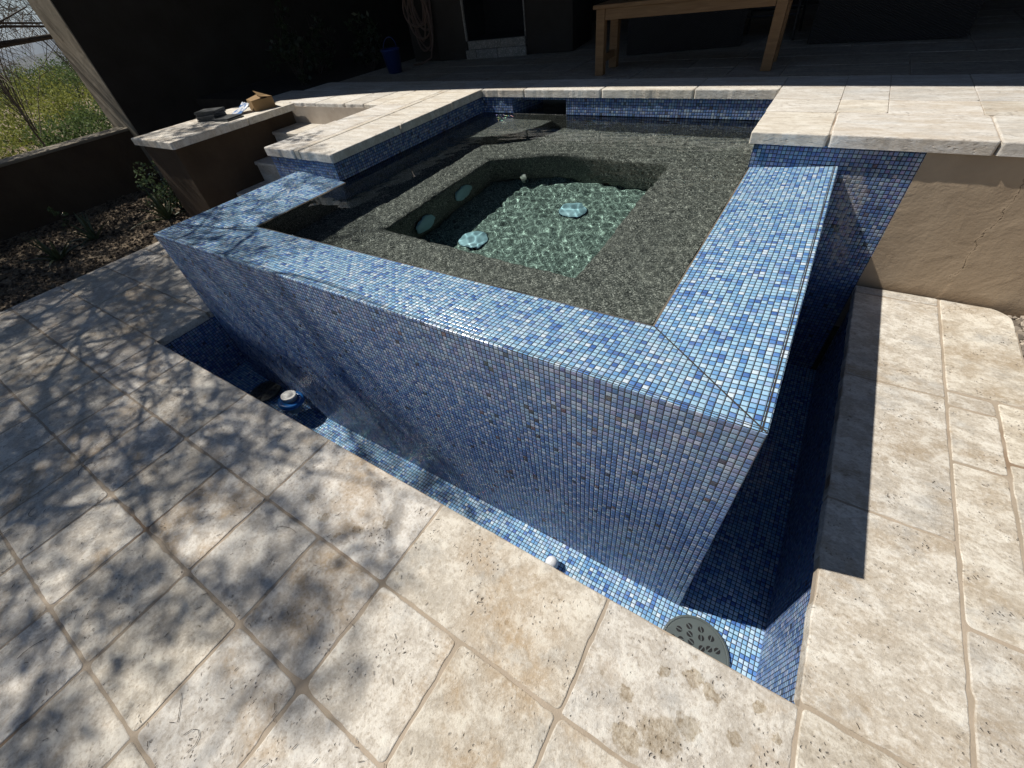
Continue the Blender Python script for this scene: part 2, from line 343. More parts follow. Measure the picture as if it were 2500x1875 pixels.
# ------------------------------------------------------------------ mesh helpers
class MB:
    def __init__(s, tone=False):
        s.v = []; s.f = []; s.t = []; s.cur = (0.5, 0.5, 0.5); s.tone = tone; s.smooth = []
        s.sm = False
    def face(s, idx):
        s.f.append(tuple(idx)); s.t.append(s.cur); s.smooth.append(s.sm)
    def add(s, pts):
        o = len(s.v); s.v.extend([tuple(p) for p in pts]); return o
    def poly(s, pts):
        o = s.add(pts); s.face(range(o, o + len(pts)))
    def box(s, x0, x1, y0, y1, z0, z1, b=0.0, M=None):
        if b <= 0:
            p = [(x0, y0, z0), (x1, y0, z0), (x1, y1, z0), (x0, y1, z0), (x0, y0, z1), (x1, y0, z1), (x1, y1, z1), (x0, y1, z1)]
            F = [(3, 2, 1, 0), (4, 5, 6, 7), (0, 1, 5, 4), (1, 2, 6, 5), (2, 3, 7, 6), (3, 0, 4, 7)]
        else:
            bm = bmesh.new()
            bmesh.ops.create_cube(bm, size=1.0)
            for q in bm.verts:
                q.co = Vector(((x0 + x1) / 2 + q.co.x * (x1 - x0), (y0 + y1) / 2 + q.co.y * (y1 - y0), (z0 + z1) / 2 + q.co.z * (z1 - z0)))
            bmesh.ops.bevel(bm, geom=bm.edges[:], offset=b, segments=2, affect='EDGES', profile=0.6)
            bm.verts.index_update()
            p = [q.co[:] for q in bm.verts]; F = [tuple(q.index for q in f.verts) for f in bm.faces]
            bm.free()
        if M is not None: p = [tuple(M @ Vector(q)) for q in p]
        o = s.add(p)
        for f in F: s.face([o + i for i in f])
    def prism(s, pts, z0, z1, cap0=True):
        n = len(pts)
        a = s.add([(x, y, z0) for x, y in pts]); b = s.add([(x, y, z1) for x, y in pts])
        for i in range(n):
            j = (i + 1) % n
            s.face((a + i, a + j, b + j, b + i))
        s.face([b + i for i in range(n)])
        if cap0: s.face([a + n - 1 - i for i in range(n)])
    def tube(s, pts, rad, n=6, cap=True):
        pts = [Vector(p) for p in pts]
        if not hasattr(rad, '__len__'): rad = [rad] * len(pts)
        rings = []; up = None
        for i, p in enumerate(pts):
            d = (pts[min(i + 1, len(pts) - 1)] - pts[max(i - 1, 0)])
            if d.length < 1e-9: d = Vector((0, 0, 1))
            d.normalize()
            if up is None:
                up = d.orthogonal().normalized()
            else:
                up = (up - d * up.dot(d))
                up = up.normalized() if up.length > 1e-6 else d.orthogonal().normalized()
            w = d.cross(up)
            rings.append(s.add([p + (up * math.cos(2 * math.pi * k / n) + w * math.sin(2 * math.pi * k / n)) * rad[i] for k in range(n)]))
        for a, b in zip(rings, rings[1:]):
            for k in range(n):
                s.face((a + k, a + (k + 1) % n, b + (k + 1) % n, b + k))
        if cap and n > 2:
            s.face([rings[0] + n - 1 - k for k in range(n)]); s.face([rings[-1] + k for k in range(n)])
    def lathe(s, prof, c=(0, 0, 0), n=32, M=None, closed=False):
        rings = []
        for r, z in prof:
            ps = [Vector((math.cos(2 * math.pi * k / n) * r, math.sin(2 * math.pi * k / n) * r, z)) for k in range(n)]
            if M is not None: ps = [M @ q for q in ps]
            rings.append(s.add([q + Vector(c) for q in ps]))
        for a, b in zip(rings, rings[1:]):
            for k in range(n):
                s.face((a + k, a + (k + 1) % n, b + (k + 1) % n, b + k))
        if closed:
            s.face([rings[0] + n - 1 - k for k in range(n)]); s.face([rings[-1] + k for k in range(n)])
    def leaf(s, p, d, up, ln, wd):
        d = d.normalized(); w = d.cross(up)
        w = w.normalized() * wd if w.length > 1e-5 else d.orthogonal().normalized() * wd
        s.poly([p, p + d * ln * 0.5 + w, p + d * ln, p + d * ln * 0.5 - w])
    def build(s, name, mat, parent=None, uv=False, smooth=None):
        me = bpy.data.meshes.new(name)
        me.from_pydata(s.v, [], s.f)
        if s.tone:
            a = me.color_attributes.new('tone', 'FLOAT_COLOR', 'CORNER')
            flat = []
            for f, t in zip(s.f, s.t):
                flat.extend((*t, 1.0) * len(f))
            a.data.foreach_set('color', flat)
        if uv:
            lay = me.uv_layers.new(name='UVMap'); me.update()
            for p in me.polygons:
                n = p.normal
                ax = max(range(3), key=lambda i: abs(n[i]))
                for li in p.loop_indices:
                    co = me.vertices[me.loops[li].vertex_index].co
                    lay.data[li].uv = ((co.y, co.z) if ax == 0 else (co.x, co.z) if ax == 1 else (co.x, co.y))
        if smooth or any(s.smooth):
            me.polygons.foreach_set('use_smooth', [True] * len(s.f) if smooth else s.smooth)
        me.materials.append(mat)
        o = bpy.data.objects.new(name, me)
        C.objects.link(o)
        if parent is not None: o.parent = parent
        return o

def tag(o, label, cat, group=None, kind=None):
    if label: o['label'] = label
    if cat: o['category'] = cat
    if group: o['group'] = group
    if kind: o['kind'] = kind
    return o
def thing(name, loc, label, cat, group=None):
    o = bpy.data.objects.new(name, None); C.objects.link(o); o.location = loc
    o.empty_display_size = 0.1
    return tag(o, label, cat, group)
def put(o, parent):
    """make a child built in world coordinates sit where it was built"""
    o.parent = parent
    o.matrix_parent_inverse = Matrix.Translation(parent.location).inverted()
    return o
def struct(o): o['kind'] = 'structure'; return o

def slab(mb, x0, x1, y0, y1, zt, th, gap=0.006, rnd=None, edge=0.0042, jit=0.0040, cut=None):
    """one stone slab with a worn uneven outline and a rounded arris"""
    rnd = rnd or random
    x0 += gap; x1 -= gap; y0 += gap; y1 -= gap
    if x1 - x0 < 0.01 or y1 - y0 < 0.01: return
    mb.cur = (rnd.random(), rnd.random(), rnd.random())
    pts = []
    r = 0.012
    cs = [(x0, y0, 1, 1), (x1, y0, -1, 1), (x1, y1, -1, -1), (x0, y1, 1, -1)]
    rr = [r * rnd.uniform(0.5, 1.8) for _ in cs]
    if cut: rr[cut[0]] = cut[1]
    def seg(a, b):
        L = (Vector(b) - Vector(a)).length; n = max(2, int(L / 0.028))
        for i in range(1, n):
            t = i / n; pts.append((a[0] + (b[0] - a[0]) * t, a[1] + (b[1] - a[1]) * t))
    for i in range(4):
        x, y, sx, sy = cs[i]; q = rr[i]
        c = (x + sx * q, y + sy * q)
        a0 = {0: 180, 1: 270, 2: 0, 3: 90}[i]
        m = 4 if q < 0.05 else 12
        for k in range(m + 1):
            an = R(a0 + 90 * k / m); pts.append((c[0] + math.cos(an) * q, c[1] + math.sin(an) * q))
        x2, y2, sx2, sy2 = cs[(i + 1) % 4]; q2 = rr[(i + 1) % 4]
        a = pts[-1]
        an = R({0: 270, 1: 0, 2: 90, 3: 180}[i]); b = (x2 + sx2 * q2 + math.cos(an) * q2, y2 + sy2 * q2 + math.sin(an) * q2)
        seg(a, b)
    cx, cyy = (x0 + x1) / 2, (y0 + y1) / 2
    n = len(pts); out = []
    sd = rnd.random() * 90
    for (x, y) in pts:
        f = noise.noise((x * 26 + sd, y * 26, 0.3)) * jit + max(0, noise.noise((x * 9, y * 9 + sd, 1.7)) - 0.28) * jit * 6
        d = Vector((cx - x, cyy - y)); d.normalize()
        out.append((x + d.x * f, y + d.y * f))
    def inset(q, k):
        res = []
        for i, (x, y) in enumerate(q):
            a = Vector(q[i - 1]); b = Vector(q[(i + 1) % n]); t = (b - a); t.normalize()
            res.append((x - t.y * k, y + t.x * k))
        return res
    dz = rnd.uniform(-0.0012, 0.0012)
    in1 = inset(out, edge * 0.35); in2 = inset(out, edge)
    ring = [mb.add([(x, y, zt - th) for x, y in out]), mb.add([(x, y, zt - edge + dz) for x, y in out]),
            mb.add([(x, y, zt - edge * 0.3 + dz) for x, y in in1]), mb.add([(x, y, zt + dz) for x, y in in2])]
    for a, b in zip(ring, ring[1:]):
        for i in range(n):
            mb.face((a + i, a + (i + 1) % n, b + (i + 1) % n, b + i))
    ce = mb.add([(cx, cyy, zt + dz)])
    for i in range(n): mb.face((ring[-1] + i, ring[-1] + (i + 1) % n, ce))

rnd = random.Random(7)

# ------------------------------------------------------------------ lower paving
pv = MB(True)
G = 0.388
front_edges = [0.345, -0.258, -1.04, -1.82, -2.588, -3.335, -3.765]
for a, b in zip(front_edges, front_edges[1:]):
    slab(pv, b, a, -0.772, -0.381, ZG, 0.055, 0.0045, rnd)
# rows in front
for r in range(1, 9):
    y1 = -0.381 - 0.391 * r; y0 = y1 - 0.391
    x = -0.262
    k = 0
    while x > -5.75:
        x2 = x - G
        if r > 2 and rnd.random() < 0.25: x2 -= G
        slab(pv, max(x2, -5.75), x, y0, y1, ZG, 0.055, 0.0050, rnd)
        x = x2; k += 1
    slab(pv, -0.262, 0.345, y0, y1, ZG, 0.055, 0.0050, rnd) if r % 2 else (slab(pv, -0.262, 0.05, y0, y1, ZG, 0.055, 0.0050, rnd), slab(pv, 0.05, 0.345, y0, y1, ZG, 0.055, 0.0050, rnd))
# beside the spa on the left
for r in range(-1, 4):
    y0 = -0.381 + 0.388 * r; y1 = y0 + 0.388
    xs = [-3.768, -4.13, -4.52, -4.91, -5.30, -5.75]
    if r % 2 == 0: xs = [-3.768, -4.32, -4.91, -5.30, -5.75]
    for a, b in zip(xs, xs[1:]):
        slab(pv, b, a, y0, y1, ZG, 0.055, 0.0050, rnd)
struct(pv.build('paving', M_PAVE)); 
# walkway on the right
pr = MB(True)
ys = [2.105, 2.02, 1.215, 0.413, -0.375]
for b, a in zip(ys, ys[1:]):
    slab(pr, 0.337, 0.744, a, b, ZG, 0.055, 0.0045, rnd)
slab(pr, 0.744, 1.062, 1.275, 2.105, ZG, 0.055, 0.006, rnd, cut=(2, 0.11))
for (x0, x1, y0, y1) in [(0.744, 0.925, 1.17, 1.275), (0.744, 0.925, 0.82, 1.17), (0.744, 0.925, 0.10, 0.82), (0.925, 1.4, 0.9, 1.275), (0.925, 1.4, 0.41, 0.9), (0.925, 1.4, -0.3, 0.41),
                          (0.744, 1.4, -0.31, 0.10) if False else (0.744, 0.925, -0.31, 0.10), (0.744, 1.4, -0.75, -0.31), (0.345, 0.744, -0.775, -0.375), (0.345, 0.75, -1.2, -0.775), (0.345, 0.75, -1.6, -1.2), (0.75, 1.4, -1.3, -0.75), (0.345, 0.9, -2.0, -1.6), (0.75, 1.4, -1.6, -1.3), (0.9, 1.4, -2.0, -1.6)] + [(0.345 + i_ * 0.5275, 0.8725 + i_ * 0.5275, -2.4 - j_ * 0.39, -2.0 - j_ * 0.39) for i_ in range(2) for j_ in range(4)]:
    slab(pr, x0, x1, y0, y1, ZG, 0.055, 0.0050, rnd)
struct(pr.build('path', M_PAVE_R))
# mortar bed below the slabs (leaves the trough open)
gb = MB()
zb = ZG - 0.0028
for (x0, x1, y0, y1) in [(-5.75, 1.4, -3.92, -0.385), (0.343, 1.06, -0.385, 1.9), (0.343, 0.98, 1.9, 2.1), (1.06, 1.4, -0.385, 1.27), (-5.75, -3.78, -0.385, 1.6)]:
    gb.box(x0, x1, y0, y1, zb - 0.04, zb)
struct(gb.build('paving_bed', M_GROUT))

# ------------------------------------------------------------------ catch basin (trough) around the spa
tr = thing('catch_basin', (-1.7, -0.2, ZT), 'sunken overflow trough lined with blue mosaic running round the spa foot', 'overflow basin')
fl = MB()
xs_ = [-3.80, -3.3, -2.85, 0.376]; zs_ = [-1.23, -1.30, ZT, ZT]
for i in range(3):
    fl.poly([(xs_[i], -0.40, zs_[i]), (xs_[i + 1], -0.40, zs_[i + 1]), (xs_[i + 1], 0.0, zs_[i + 1]), (xs_[i], 0.0, zs_[i])])
fl.poly([(0.0, 0.0, ZT), (0.376, 0.0, ZT), (0.376, 2.111, ZT), (0.0, 2.111, ZT)])
fl.poly([(-3.80, 0.0, -1.23), (-3.63, 0.0, -1.25), (-3.63, 1.17, -1.25), (-3.80, 1.17, -1.23)])
put(fl.build('floor', M_FLOOR, uv=True), tr)
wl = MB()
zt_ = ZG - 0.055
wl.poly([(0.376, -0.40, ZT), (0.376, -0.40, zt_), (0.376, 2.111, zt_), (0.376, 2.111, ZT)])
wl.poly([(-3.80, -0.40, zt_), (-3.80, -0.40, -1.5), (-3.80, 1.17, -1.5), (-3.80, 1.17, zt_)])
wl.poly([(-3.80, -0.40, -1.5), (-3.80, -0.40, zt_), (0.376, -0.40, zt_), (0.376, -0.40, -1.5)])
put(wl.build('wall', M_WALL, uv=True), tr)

M_GREYP = plain('grey_plastic', (0.095, 0.115, 0.115), 0.4, 0.1)
M_HOLE = plain('drain_hole', (0.01, 0.01, 0.012), 0.6)
def drain2(x, y, z, r, parent, mat=None):
    b = MB()
    b.lathe([(r, 0.0), (r, 0.010), (r * 0.94, 0.015), (r * 0.90, 0.0155), (0.0001, 0.0155)], (x, y, z), 48)
    o = put(b.build('drain_grate', mat or M_GREYP), parent)
    h = MB()
    for rr, m in [(0.24, 4), (0.46, 8), (0.69, 12)]:
        for i in range(m):
            an = 2 * math.pi * i / m + rr * 3
            h.lathe([(r * 0.092, 0.0), (0.0001, 0.0)], (x + math.cos(an) * rr * r, y + math.sin(an) * rr * r, z + 0.0175), 16)
    bars = MB(); q_ = random.Random(5)
    for rr, m in [(0.24, 4), (0.46, 8), (0.69, 12)]:
        for i in range(m):
            an = 2 * math.pi * i / m + rr * 3
            Mx = Matrix.Translation((x + math.cos(an) * rr * r, y + math.sin(an) * rr * r, z + 0.0182)) @ Matrix.Rotation(an + 0.5, 4, 'Z')
            bars.box(-r * 0.09, r * 0.09, -r * 0.016, r * 0.016, 0, 0.0015, M=Mx)
    bars.lathe([(r * 1.0, 0.0), (r * 1.03, 0.004), (r * 1.03, 0.016), (r * 0.97, 0.0185), (r * 0.95, 0.0160)], (x, y, z), 48)
    bb = bars.build('drain_bars', mat or M_GREYP); bb.parent = o
    bb.matrix_parent_inverse = (Matrix.Translation(parent.location) @ o.matrix_parent_inverse).inverted()
    hh = h.build('drain_hole', M_HOLE); hh.parent = o
    hh.matrix_parent_inverse = (Matrix.Translation(parent.location) @ o.matrix_parent_inverse).inverted()
    return o
drain2(0.115, -0.165, ZT, 0.148, tr)
drain2(-3.36, -0.10, -1.287, 0.12, tr, plain('dark_grey_plastic', (0.07, 0.08, 0.072), 0.5))

# ------------------------------------------------------------------ the spa
spa = thing('spa', (-1.8, 1.5, ZT), 'raised square hot tub faced in blue glass mosaic with a wide overflow rim', 'spa')
XL, XI, XO, YI = -3.63, -3.08, -0.44, 0.386
ZI = -0.039
YB, YR = 1.17, 2.111
ow = MB()
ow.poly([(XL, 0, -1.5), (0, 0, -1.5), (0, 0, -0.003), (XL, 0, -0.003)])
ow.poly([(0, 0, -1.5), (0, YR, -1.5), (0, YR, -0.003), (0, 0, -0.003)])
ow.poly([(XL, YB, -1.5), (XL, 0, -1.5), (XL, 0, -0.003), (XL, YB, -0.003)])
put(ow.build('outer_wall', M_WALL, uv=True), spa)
rm = MB()
e = 0.003
rm.poly([(XL + e, e, 0), (-e, e, 0), (XO, YI, ZI), (XI, YI, ZI)])
rm.poly([(-e, e, 0), (-e, YR, 0), (XO, YR, ZI), (XO, YI, ZI)])
rm.poly([(XL + e, YB, 0), (XL + e, e, 0), (XI, YI, ZI), (XI, YB, ZI)])
# eased outer arris
rm.poly([(XL, 0, -0.003), (0, 0, -0.003), (-e, e, 0), (XL + e, e, 0)])
rm.poly([(0, 0, -0.003), (0, YR, -0.003), (-e, YR, 0), (-e, e, 0)])
rm.poly([(XL, YB, -0.003), (XL, 0, -0.003), (XL + e, e, 0), (XL + e, YB, 0)])
put(rm.build('rim', M_RIM, uv=True), spa)
gl = MB()
def strip(a, b, w):
    a = Vector(a); b = Vector(b); d = (b - a); s = Vector((d.y, -d.x, 0)); s.normalize(); s *= w / 2
    up = Vector((0, 0, 0.0012))
    gl.poly([a - s + up, a + s + up, b + s + up, b - s + up][::-1])
strip((XO, YI, ZI), (-e, e, 0), 0.0055)
strip((XI, YI, ZI), (XL + e, e, 0), 0.004)
strip((XL + e, 0.012, -0.001), (-e, 0.012, -0.001), 0.003)
strip((-0.016, e, -0.0012), (-0.016, YR, -0.0012), 0.005)
put(gl.build('grout_line', M_DARKGROUT), spa)
# waterline band: pier front, left inner wall, back wall with skimmer mouth, right inner wall, right wing
bd = MB()
XW, YW, XV = -3.13, 3.1, -0.452
bd.poly([(-3.93, YB, -0.70), (XW, YB, -0.70), (XW, YB, ZC), (-3.93, YB, ZC)])
bd.poly([(XW, YB, -0.20), (XW, YW, -0.20), (XW, YW, ZC), (XW, YB, ZC)])
SX0, SX1, SZ0 = -2.765, -2.185, -0.20
def bw(x0, x1, z0, z1): bd.poly([(x0, YW, z0), (x1, YW, z0), (x1, YW, z1), (x0, YW, z1)])
bw(XW, SX0, -0.20, ZC); bw(SX1, XV, -0.20, ZC); bw(SX0, SX1, 0.078, ZC)
# the skimmer throat
bd.poly([(SX0, YW, -0.2), (SX0 + 0.10, YW + 0.42, -0.2), (SX0 + 0.10, YW + 0.42, 0.078), (SX0, YW, 0.078)])
bd.poly([(SX1, YW + 0.42, -0.2), (SX1, YW, -0.2), (SX1, YW, 0.078), (SX1, YW + 0.42, 0.078)])
bd.poly([(XV, YW, -0.2), (XV, YR, -0.2), (XV, YR, ZC), (XV, YW, ZC)])
bd.poly([(XV, YR, -0.2), (-0.0, YR, -0.2), (0, YR, ZC), (XV, YR, ZC)])
bd.poly([(0.0, YR, ZT), (0.344, YR, ZT), (0.344, YR, ZC), (0.0, YR, ZC)])
put(bd.build('waterline_tile', M_BAND, uv=True), spa)
sk = MB()
sk.poly([(SX0 + 0.1, YW + 0.42, -0.2), (SX1, YW + 0.42, -0.2), (SX1, YW + 0.42, 0.078), (SX0 + 0.1, YW + 0.42, 0.078)])
sk.poly([(SX0, YW, 0.078), (SX1, YW, 0.078), (SX1, YW + 0.42, 0.078), (SX0 + 0.1, YW + 0.42, 0.078)])
sk.poly([(SX0, YW, -0.2), (SX1, YW, -0.2), (SX1, YW + 0.42, -0.2), (SX0 + 0.1, YW + 0.42, -0.2)][::-1])
put(sk.build('skimmer_throat', plain('skimmer_plastic', (0.10, 0.10, 0.095), 0.5)), spa)

# plaster basin
zb_, zf = -0.465, -1.04
bm = bmesh.new()
well = [(-2.49, 0.93), (-1.03, 0.93), (-1.03, 2.50), (-1.96, 2.50), (-2.48, 2.24)]
outer = [(XW, YI), (XO, YI), (XO, YW), (XW, YW)]
def ring(pts, z): return [bm.verts.new((x, y, z)) for x, y in pts]
def grow(pts, d):
    cx = sum(p[0] for p in pts) / len(pts); cy_ = sum(p[1] for p in pts) / len(pts)
    return [(x + math.copysign(d, x - cx), y + math.copysign(d, y - cy_)) for x, y in pts]
w1 = ring(grow(well, 0.075), zb_)
prof = [(0.055, 0.0)] + [(0.055 * (1 - math.sin(R(a))), 0.055 * (1 - math.cos(R(a)))) for a in (15, 30, 45, 60, 75)] + [(0.0, 0.055), (-0.003, 0.12)]
chain = [w1] + [ring(grow(well, o_), zb_ - d_) for o_, d_ in prof] + [ring(grow(well, -0.02), zf + 0.08), ring(grow(well, -0.035), zf + 0.03), ring(grow(well, -0.075), zf), ring(grow(well, -0.12), zf)]
w5 = chain[-1]; floor_rings = len(chain)
for A, B in zip(chain, chain[1:]):
    for i in range(5):
        j = (i + 1) % 5
        bm.faces.new((A[i], A[j], B[j], B[i])).smooth = True
ff = bm.faces.new(w5)
ro = ring(outer, zb_)
def fc(*v): bm.faces.new(v)
fc(ro[0], ro[1], w1[1], w1[0]); fc(ro[1], ro[2], w1[2], w1[1]); fc(ro[2], ro[3], w1[4], w1[3], w1[2]); fc(ro[3], ro[0], w1[0], w1[4])
rt = [bm.verts.new((x, y, z)) for (x, y), z in zip(outer, (ZI, ZI, ZI, ZI))]
for i in range(4):
    j = (i + 1) % 4
    fc(ro[i], rt[i], rt[j], ro[j])
# left inner wall below the rim stands a little further out than the tile wall
bmesh.ops.recalc_face_normals(bm, faces=bm.faces[:])
bm.faces.ensure_lookup_table()
if [f for f in bm.faces if abs(f.normal.z) > 0.99 and f.calc_area() > 0.5][0].normal.z < 0: bmesh.ops.reverse_faces(bm, faces=bm.faces[:])
me = bpy.data.meshes.new('basin'); bm.to_mesh(me); bm.free(); me.materials.append(M_PEB)
fb = MB(); fb.poly([(x, y, zf + 0.0015) for x, y in grow(well, -0.055)])  # sheet over the well floor that carries the painted water tint
floor_o = put(fb.build('well_floor', M_PEBF), spa)
eb = MB(); w_ = 0.012; ze = ZI - 0.001
eb.poly([(XI, YI, ze), (XO, YI, ze), (XO - w_, YI + w_, ze - .004), (XI + w_, YI + w_, ze - .004)]); eb.poly([(XO, YI, ze), (XO, YR, ze), (XO - w_, YR, ze - .004), (XO - w_, YI + w_, ze - .004)]); eb.poly([(XI, YB, ze), (XI, YI, ze), (XI + w_, YI + w_, ze - .004), (XI + w_, YB, ze - .004)])
put(eb.build('plaster_edge', grout('scummy_plaster', (0.10, 0.085, 0.065), (0.17, 0.145, 0.115))), spa)
basin = bpy.data.objects.new('basin', me); C.objects.link(basin); put(basin, spa)
lg = MB()
lg.box(XW - 0.02, XI, YI - 0.02, YB, zb_ - 0.02, ZI - 0.006)     # wall below the left rim
rimw = put(lg.build('ledge', M_PEB), spa); lg = MB()
lg.prism([(XW, 2.48), (-2.88, 2.50), (-2.66, 2.58), (-2.48, 2.72), (-2.38, 2.90), (-2.34, YW), (XW, YW)], zb_ - 0.01, -0.235)
ledge = put(lg.build('ledge', M_PEB), spa)
M_COVER = plain('pale_cover_plastic', (0.38, 0.62, 0.70), 0.5, 0.1)
M_COVD = plain('cover_skirt', (0.02, 0.045, 0.10), 0.5)
covers = []
for (x, y) in ((-1.62, 2.08), (-2.135, 1.43)):
    b = MB(); b.lathe([(0.108, 0.018), (0.104, 0.024), (0.0001, 0.027)], (x, y, zf), 40)
    o = put(b.build('drain_cover', M_COVER, smooth=True), spa); covers.append(o)
    s_ = MB()
    for i in range(30):
        a = 2 * math.pi * i / 30
        Mx = Matrix.Translation((x, y, zf)) @ Matrix.Rotation(a, 4, 'Z')
        s_.box(0.080, 0.110, -0.005, 0.005, 0.002, 0.020, M=Mx)
    s2 = s_.build('skirt', M_COVD); s2.parent = o; s2.matrix_parent_inverse = o.matrix_parent_inverse.inverted() @ Matrix.Translation(spa.location).inverted()
    covers.append(s2)
for (x, y, z) in ((-2.482, 1.80, -0.735), (-2.482, 1.30, -0.785)):
    b = MB(); Mx = Matrix.Rotation(R(90), 4, 'Y')
    b.lathe([(0.104, 0.0), (0.104, 0.010), (0.098, 0.014), (0.0001, 0.015)], (x, y, z), 36, Mx)
    covers.append(put(b.build('wall_fitting', M_COVER, smooth=True), spa))
b = MB(); Mx = Matrix.Rotation(R(-62), 4, 'Z') @ Matrix.Rotation(R(90), 4, 'X')
b.lathe([(0.07, 0.0), (0.07, 0.03), (0.055, 0.05), (0.02, 0.055), (0.0001, 0.055)], (-2.20, 2.35, -0.90), 28, Mx)
covers.append(put(b.build('wall_fitting', plain('grey_fitting', (0.25, 0.28, 0.25), 0.4), smooth=True), spa))

# water: real ripples so that sun and view are bent by it
def hz(x, y):
    h = 0.0
    h += 0.0011 * noise.noise((x * 4.5, y * 4.5, 0.0)) * 2
    h += 0.00040 * noise.noise((x * 14 + 3, y * 12, 4.0)) * 2
    h += 0.00020 * noise.noise((x * 24 + 7, y * 18, 9.0)) * 2
    h += 0.00020 * math.sin(78 * (y * 0.96 - x * 0.25) + 2.2 * noise.noise((x * 1.7, y * 1.7, 2.0))) * (0.35 + 0.65 * max(0, min(1, (y - 1.2) / 1.2)))
    h += 0.00010 * math.sin(118 * (x * 0.7 + y * 0.7) + 3.0 * noise.noise((x * 3, y * 3, 6.0)))
    r = math.hypot(x + 0.6, y - 2.3)
    h += 0.0003 * math.sin(r * 55) * math.exp(-r * 1.6)
    return h
wx0, wx1, wy0, wy1 = XW - 0.015, XO + 0.004, YI - 0.004, YW + 0.41
nx, ny = 250, 290
vs = []; fs = []
for j in range(ny + 1):
    for i in range(nx + 1):
        x = wx0 + (wx1 - wx0) * i / nx; y = wy0 + (wy1 - wy0) * j / ny
        vs.append((x, y, ZW + hz(x, y)))
for j in range(ny):
    for i in range(nx):
        a = j * (nx + 1) + i; fs.append((a, a + 1, a + nx + 2, a + nx + 1))
me = bpy.data.meshes.new('spa_water'); me.from_pydata(vs, [], fs); me.polygons.foreach_set('use_smooth', [True] * len(fs))
k = NT('clear_water')
gls = k.n('BsdfPrincipled', {'Base Color': (0.86, 0.985, 0.975, 1), 'Roughness': 0.0, 'IOR': 1.333, 'Transmission Weight': 1.0})
k.t.links.new(gls.outputs[0], k.out.inputs[0])
me.materials.append(k.m)
water = bpy.data.objects.new('spa_water', me); C.objects.link(water); struct(water)
try:
    water.cycles.is_caustics_caster = True
    for o in [basin, ledge, rimw, floor_o] + covers: o.cycles.is_caustics_receiver = True
except Exception as ex:
    print('no mnee', ex)

# ------------------------------------------------------------------ wing pier left of the spa, copings, patio
pier = thing('pier', (-3.53, 2.1, ZG), 'raised spur between spa and steps with a pale travertine coping', 'pier')
b = MB(); b.box(-3.928, XW - 0.003, YB + 0.003, 3.09, -1.5, ZC - 0.002)
put(b.build('core', M_STUCD), pier)
b = MB(True)
for (x0, x1, y0, y1) in [(-3.965, -3.575, 1.155, 1.93), (-3.575, -3.475, 1.155, 3.06) if False else (-3.575, -3.50, 1.155, 3.06), (-3.50, -3.105, 1.155, 1.91), (-3.50, -3.105, 1.91, 2.605), (-3.50, -3.105, 2.605, 3.075),
                          (-3.945, -3.575, 1.93, 2.52), (-3.945, -3.575, 2.52, 3.06)]:
    slab(b, x0, x1, y0, y1, ZP, ZP - ZC, 0.0022, rnd, 0.008)
put(b.build('coping', M_COPE), pier)

pat = MB(True); fld = MB(True)
M_FIELD = travertine('travertine_patio_shade', a=(0.29, 0.262, 0.222), b=(0.38, 0.345, 0.295), c=(0.28, 0.225, 0.165), streak=(0.5, 1.6))  # the coping stone again, darkened so the roof's shade sits in its colour
# coping along the back of the spa
for a, c in zip([-3.105, -2.62, -1.845, -1.07, -0.483], [-2.62, -1.845, -1.07, -0.483, -0.2]):
    if c < -0.3: slab(pat, a, c, 3.085, 3.48, ZP, ZP - ZC, 0.0022, rnd, 0.008)
# right wing coping and first rows
xsr = [-0.483, -0.095, 0.585, 1.25, 2.0]
for a, c in zip(xsr, xsr[1:]):
    slab(pat, a, c, 2.083, 2.53, ZP, ZP - ZC, 0.0036, rnd, 0.006, 0.0022)
for a, c in zip([-0.483, -0.10, 0.147, 0.56, 1.3], [-0.10, 0.147, 0.56, 1.3, 2.0]):
    slab(pat, a, c, 2.53, 2.815, ZP, ZP - ZC, 0.0016, rnd, 0.002, 0.001)
    slab(pat, a, c, 2.815, 3.48, ZP, ZP - ZC, 0.0016, rnd, 0.002, 0.001)
# left landing and the field of the patio
for a, c in zip([-6.15, -5.42, -4.96, -4.48, -4.18], [-5.42, -4.96, -4.48, -4.18, -3.945]):
    slab(pat, a, c, 2.488, 3.06, ZP, ZP - ZC, 0.003, rnd, 0.008)
y = 3.48; row = 0
while y < 8.0:
    x = -6.15 - 0.4 * (row % 2)
    while x < 4.2:
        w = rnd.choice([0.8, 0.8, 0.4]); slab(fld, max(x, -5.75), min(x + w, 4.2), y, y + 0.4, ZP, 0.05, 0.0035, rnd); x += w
    y += 0.4; row += 1
for a, c in zip([-6.15, -5.3, -4.5, -3.9, -3.5], [-5.3, -4.5, -3.9, -3.5, -3.105]):
    slab(pat, max(a, -5.9), c, 3.06, 3.48, ZP, ZP - ZC, 0.003, rnd)
for a in (2.0, 2.8, 3.6):
    for q in (2.083, 2.53, 2.93): slab(pat, a, a + 0.8, q, q + (0.447 if q < 2.1 else 0.4 if q < 2.6 else 0.55), ZP, ZP - ZC, 0.003, rnd)
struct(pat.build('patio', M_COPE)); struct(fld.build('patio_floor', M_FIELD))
pb = MB()
zq = ZP - 0.006
pb.box(-5.9, -3.93, 2.49, 3.1, -1.0, zq - 0.03); pb.box(-5.75, 4.3, 3.1 + 0.43, 8.0, -1.0, zq)
pb.box(-5.9, SX0 - 0.0, 3.103, 3.53, -1.0, zq); pb.box(SX1 + 0.01, 4.3, 3.103, 3.53, -1.0, zq); pb.box(SX0, SX1 + 0.01, 3.103, 3.53, 0.085, zq)
pb.box(XV + 0.003, 4.3, YR + 0.004, 3.103, -1.0, zq)
struct(pb.build('patio_bed', grout('patio_grout', (0.40, 0.34, 0.28), (0.50, 0.44, 0.37))))
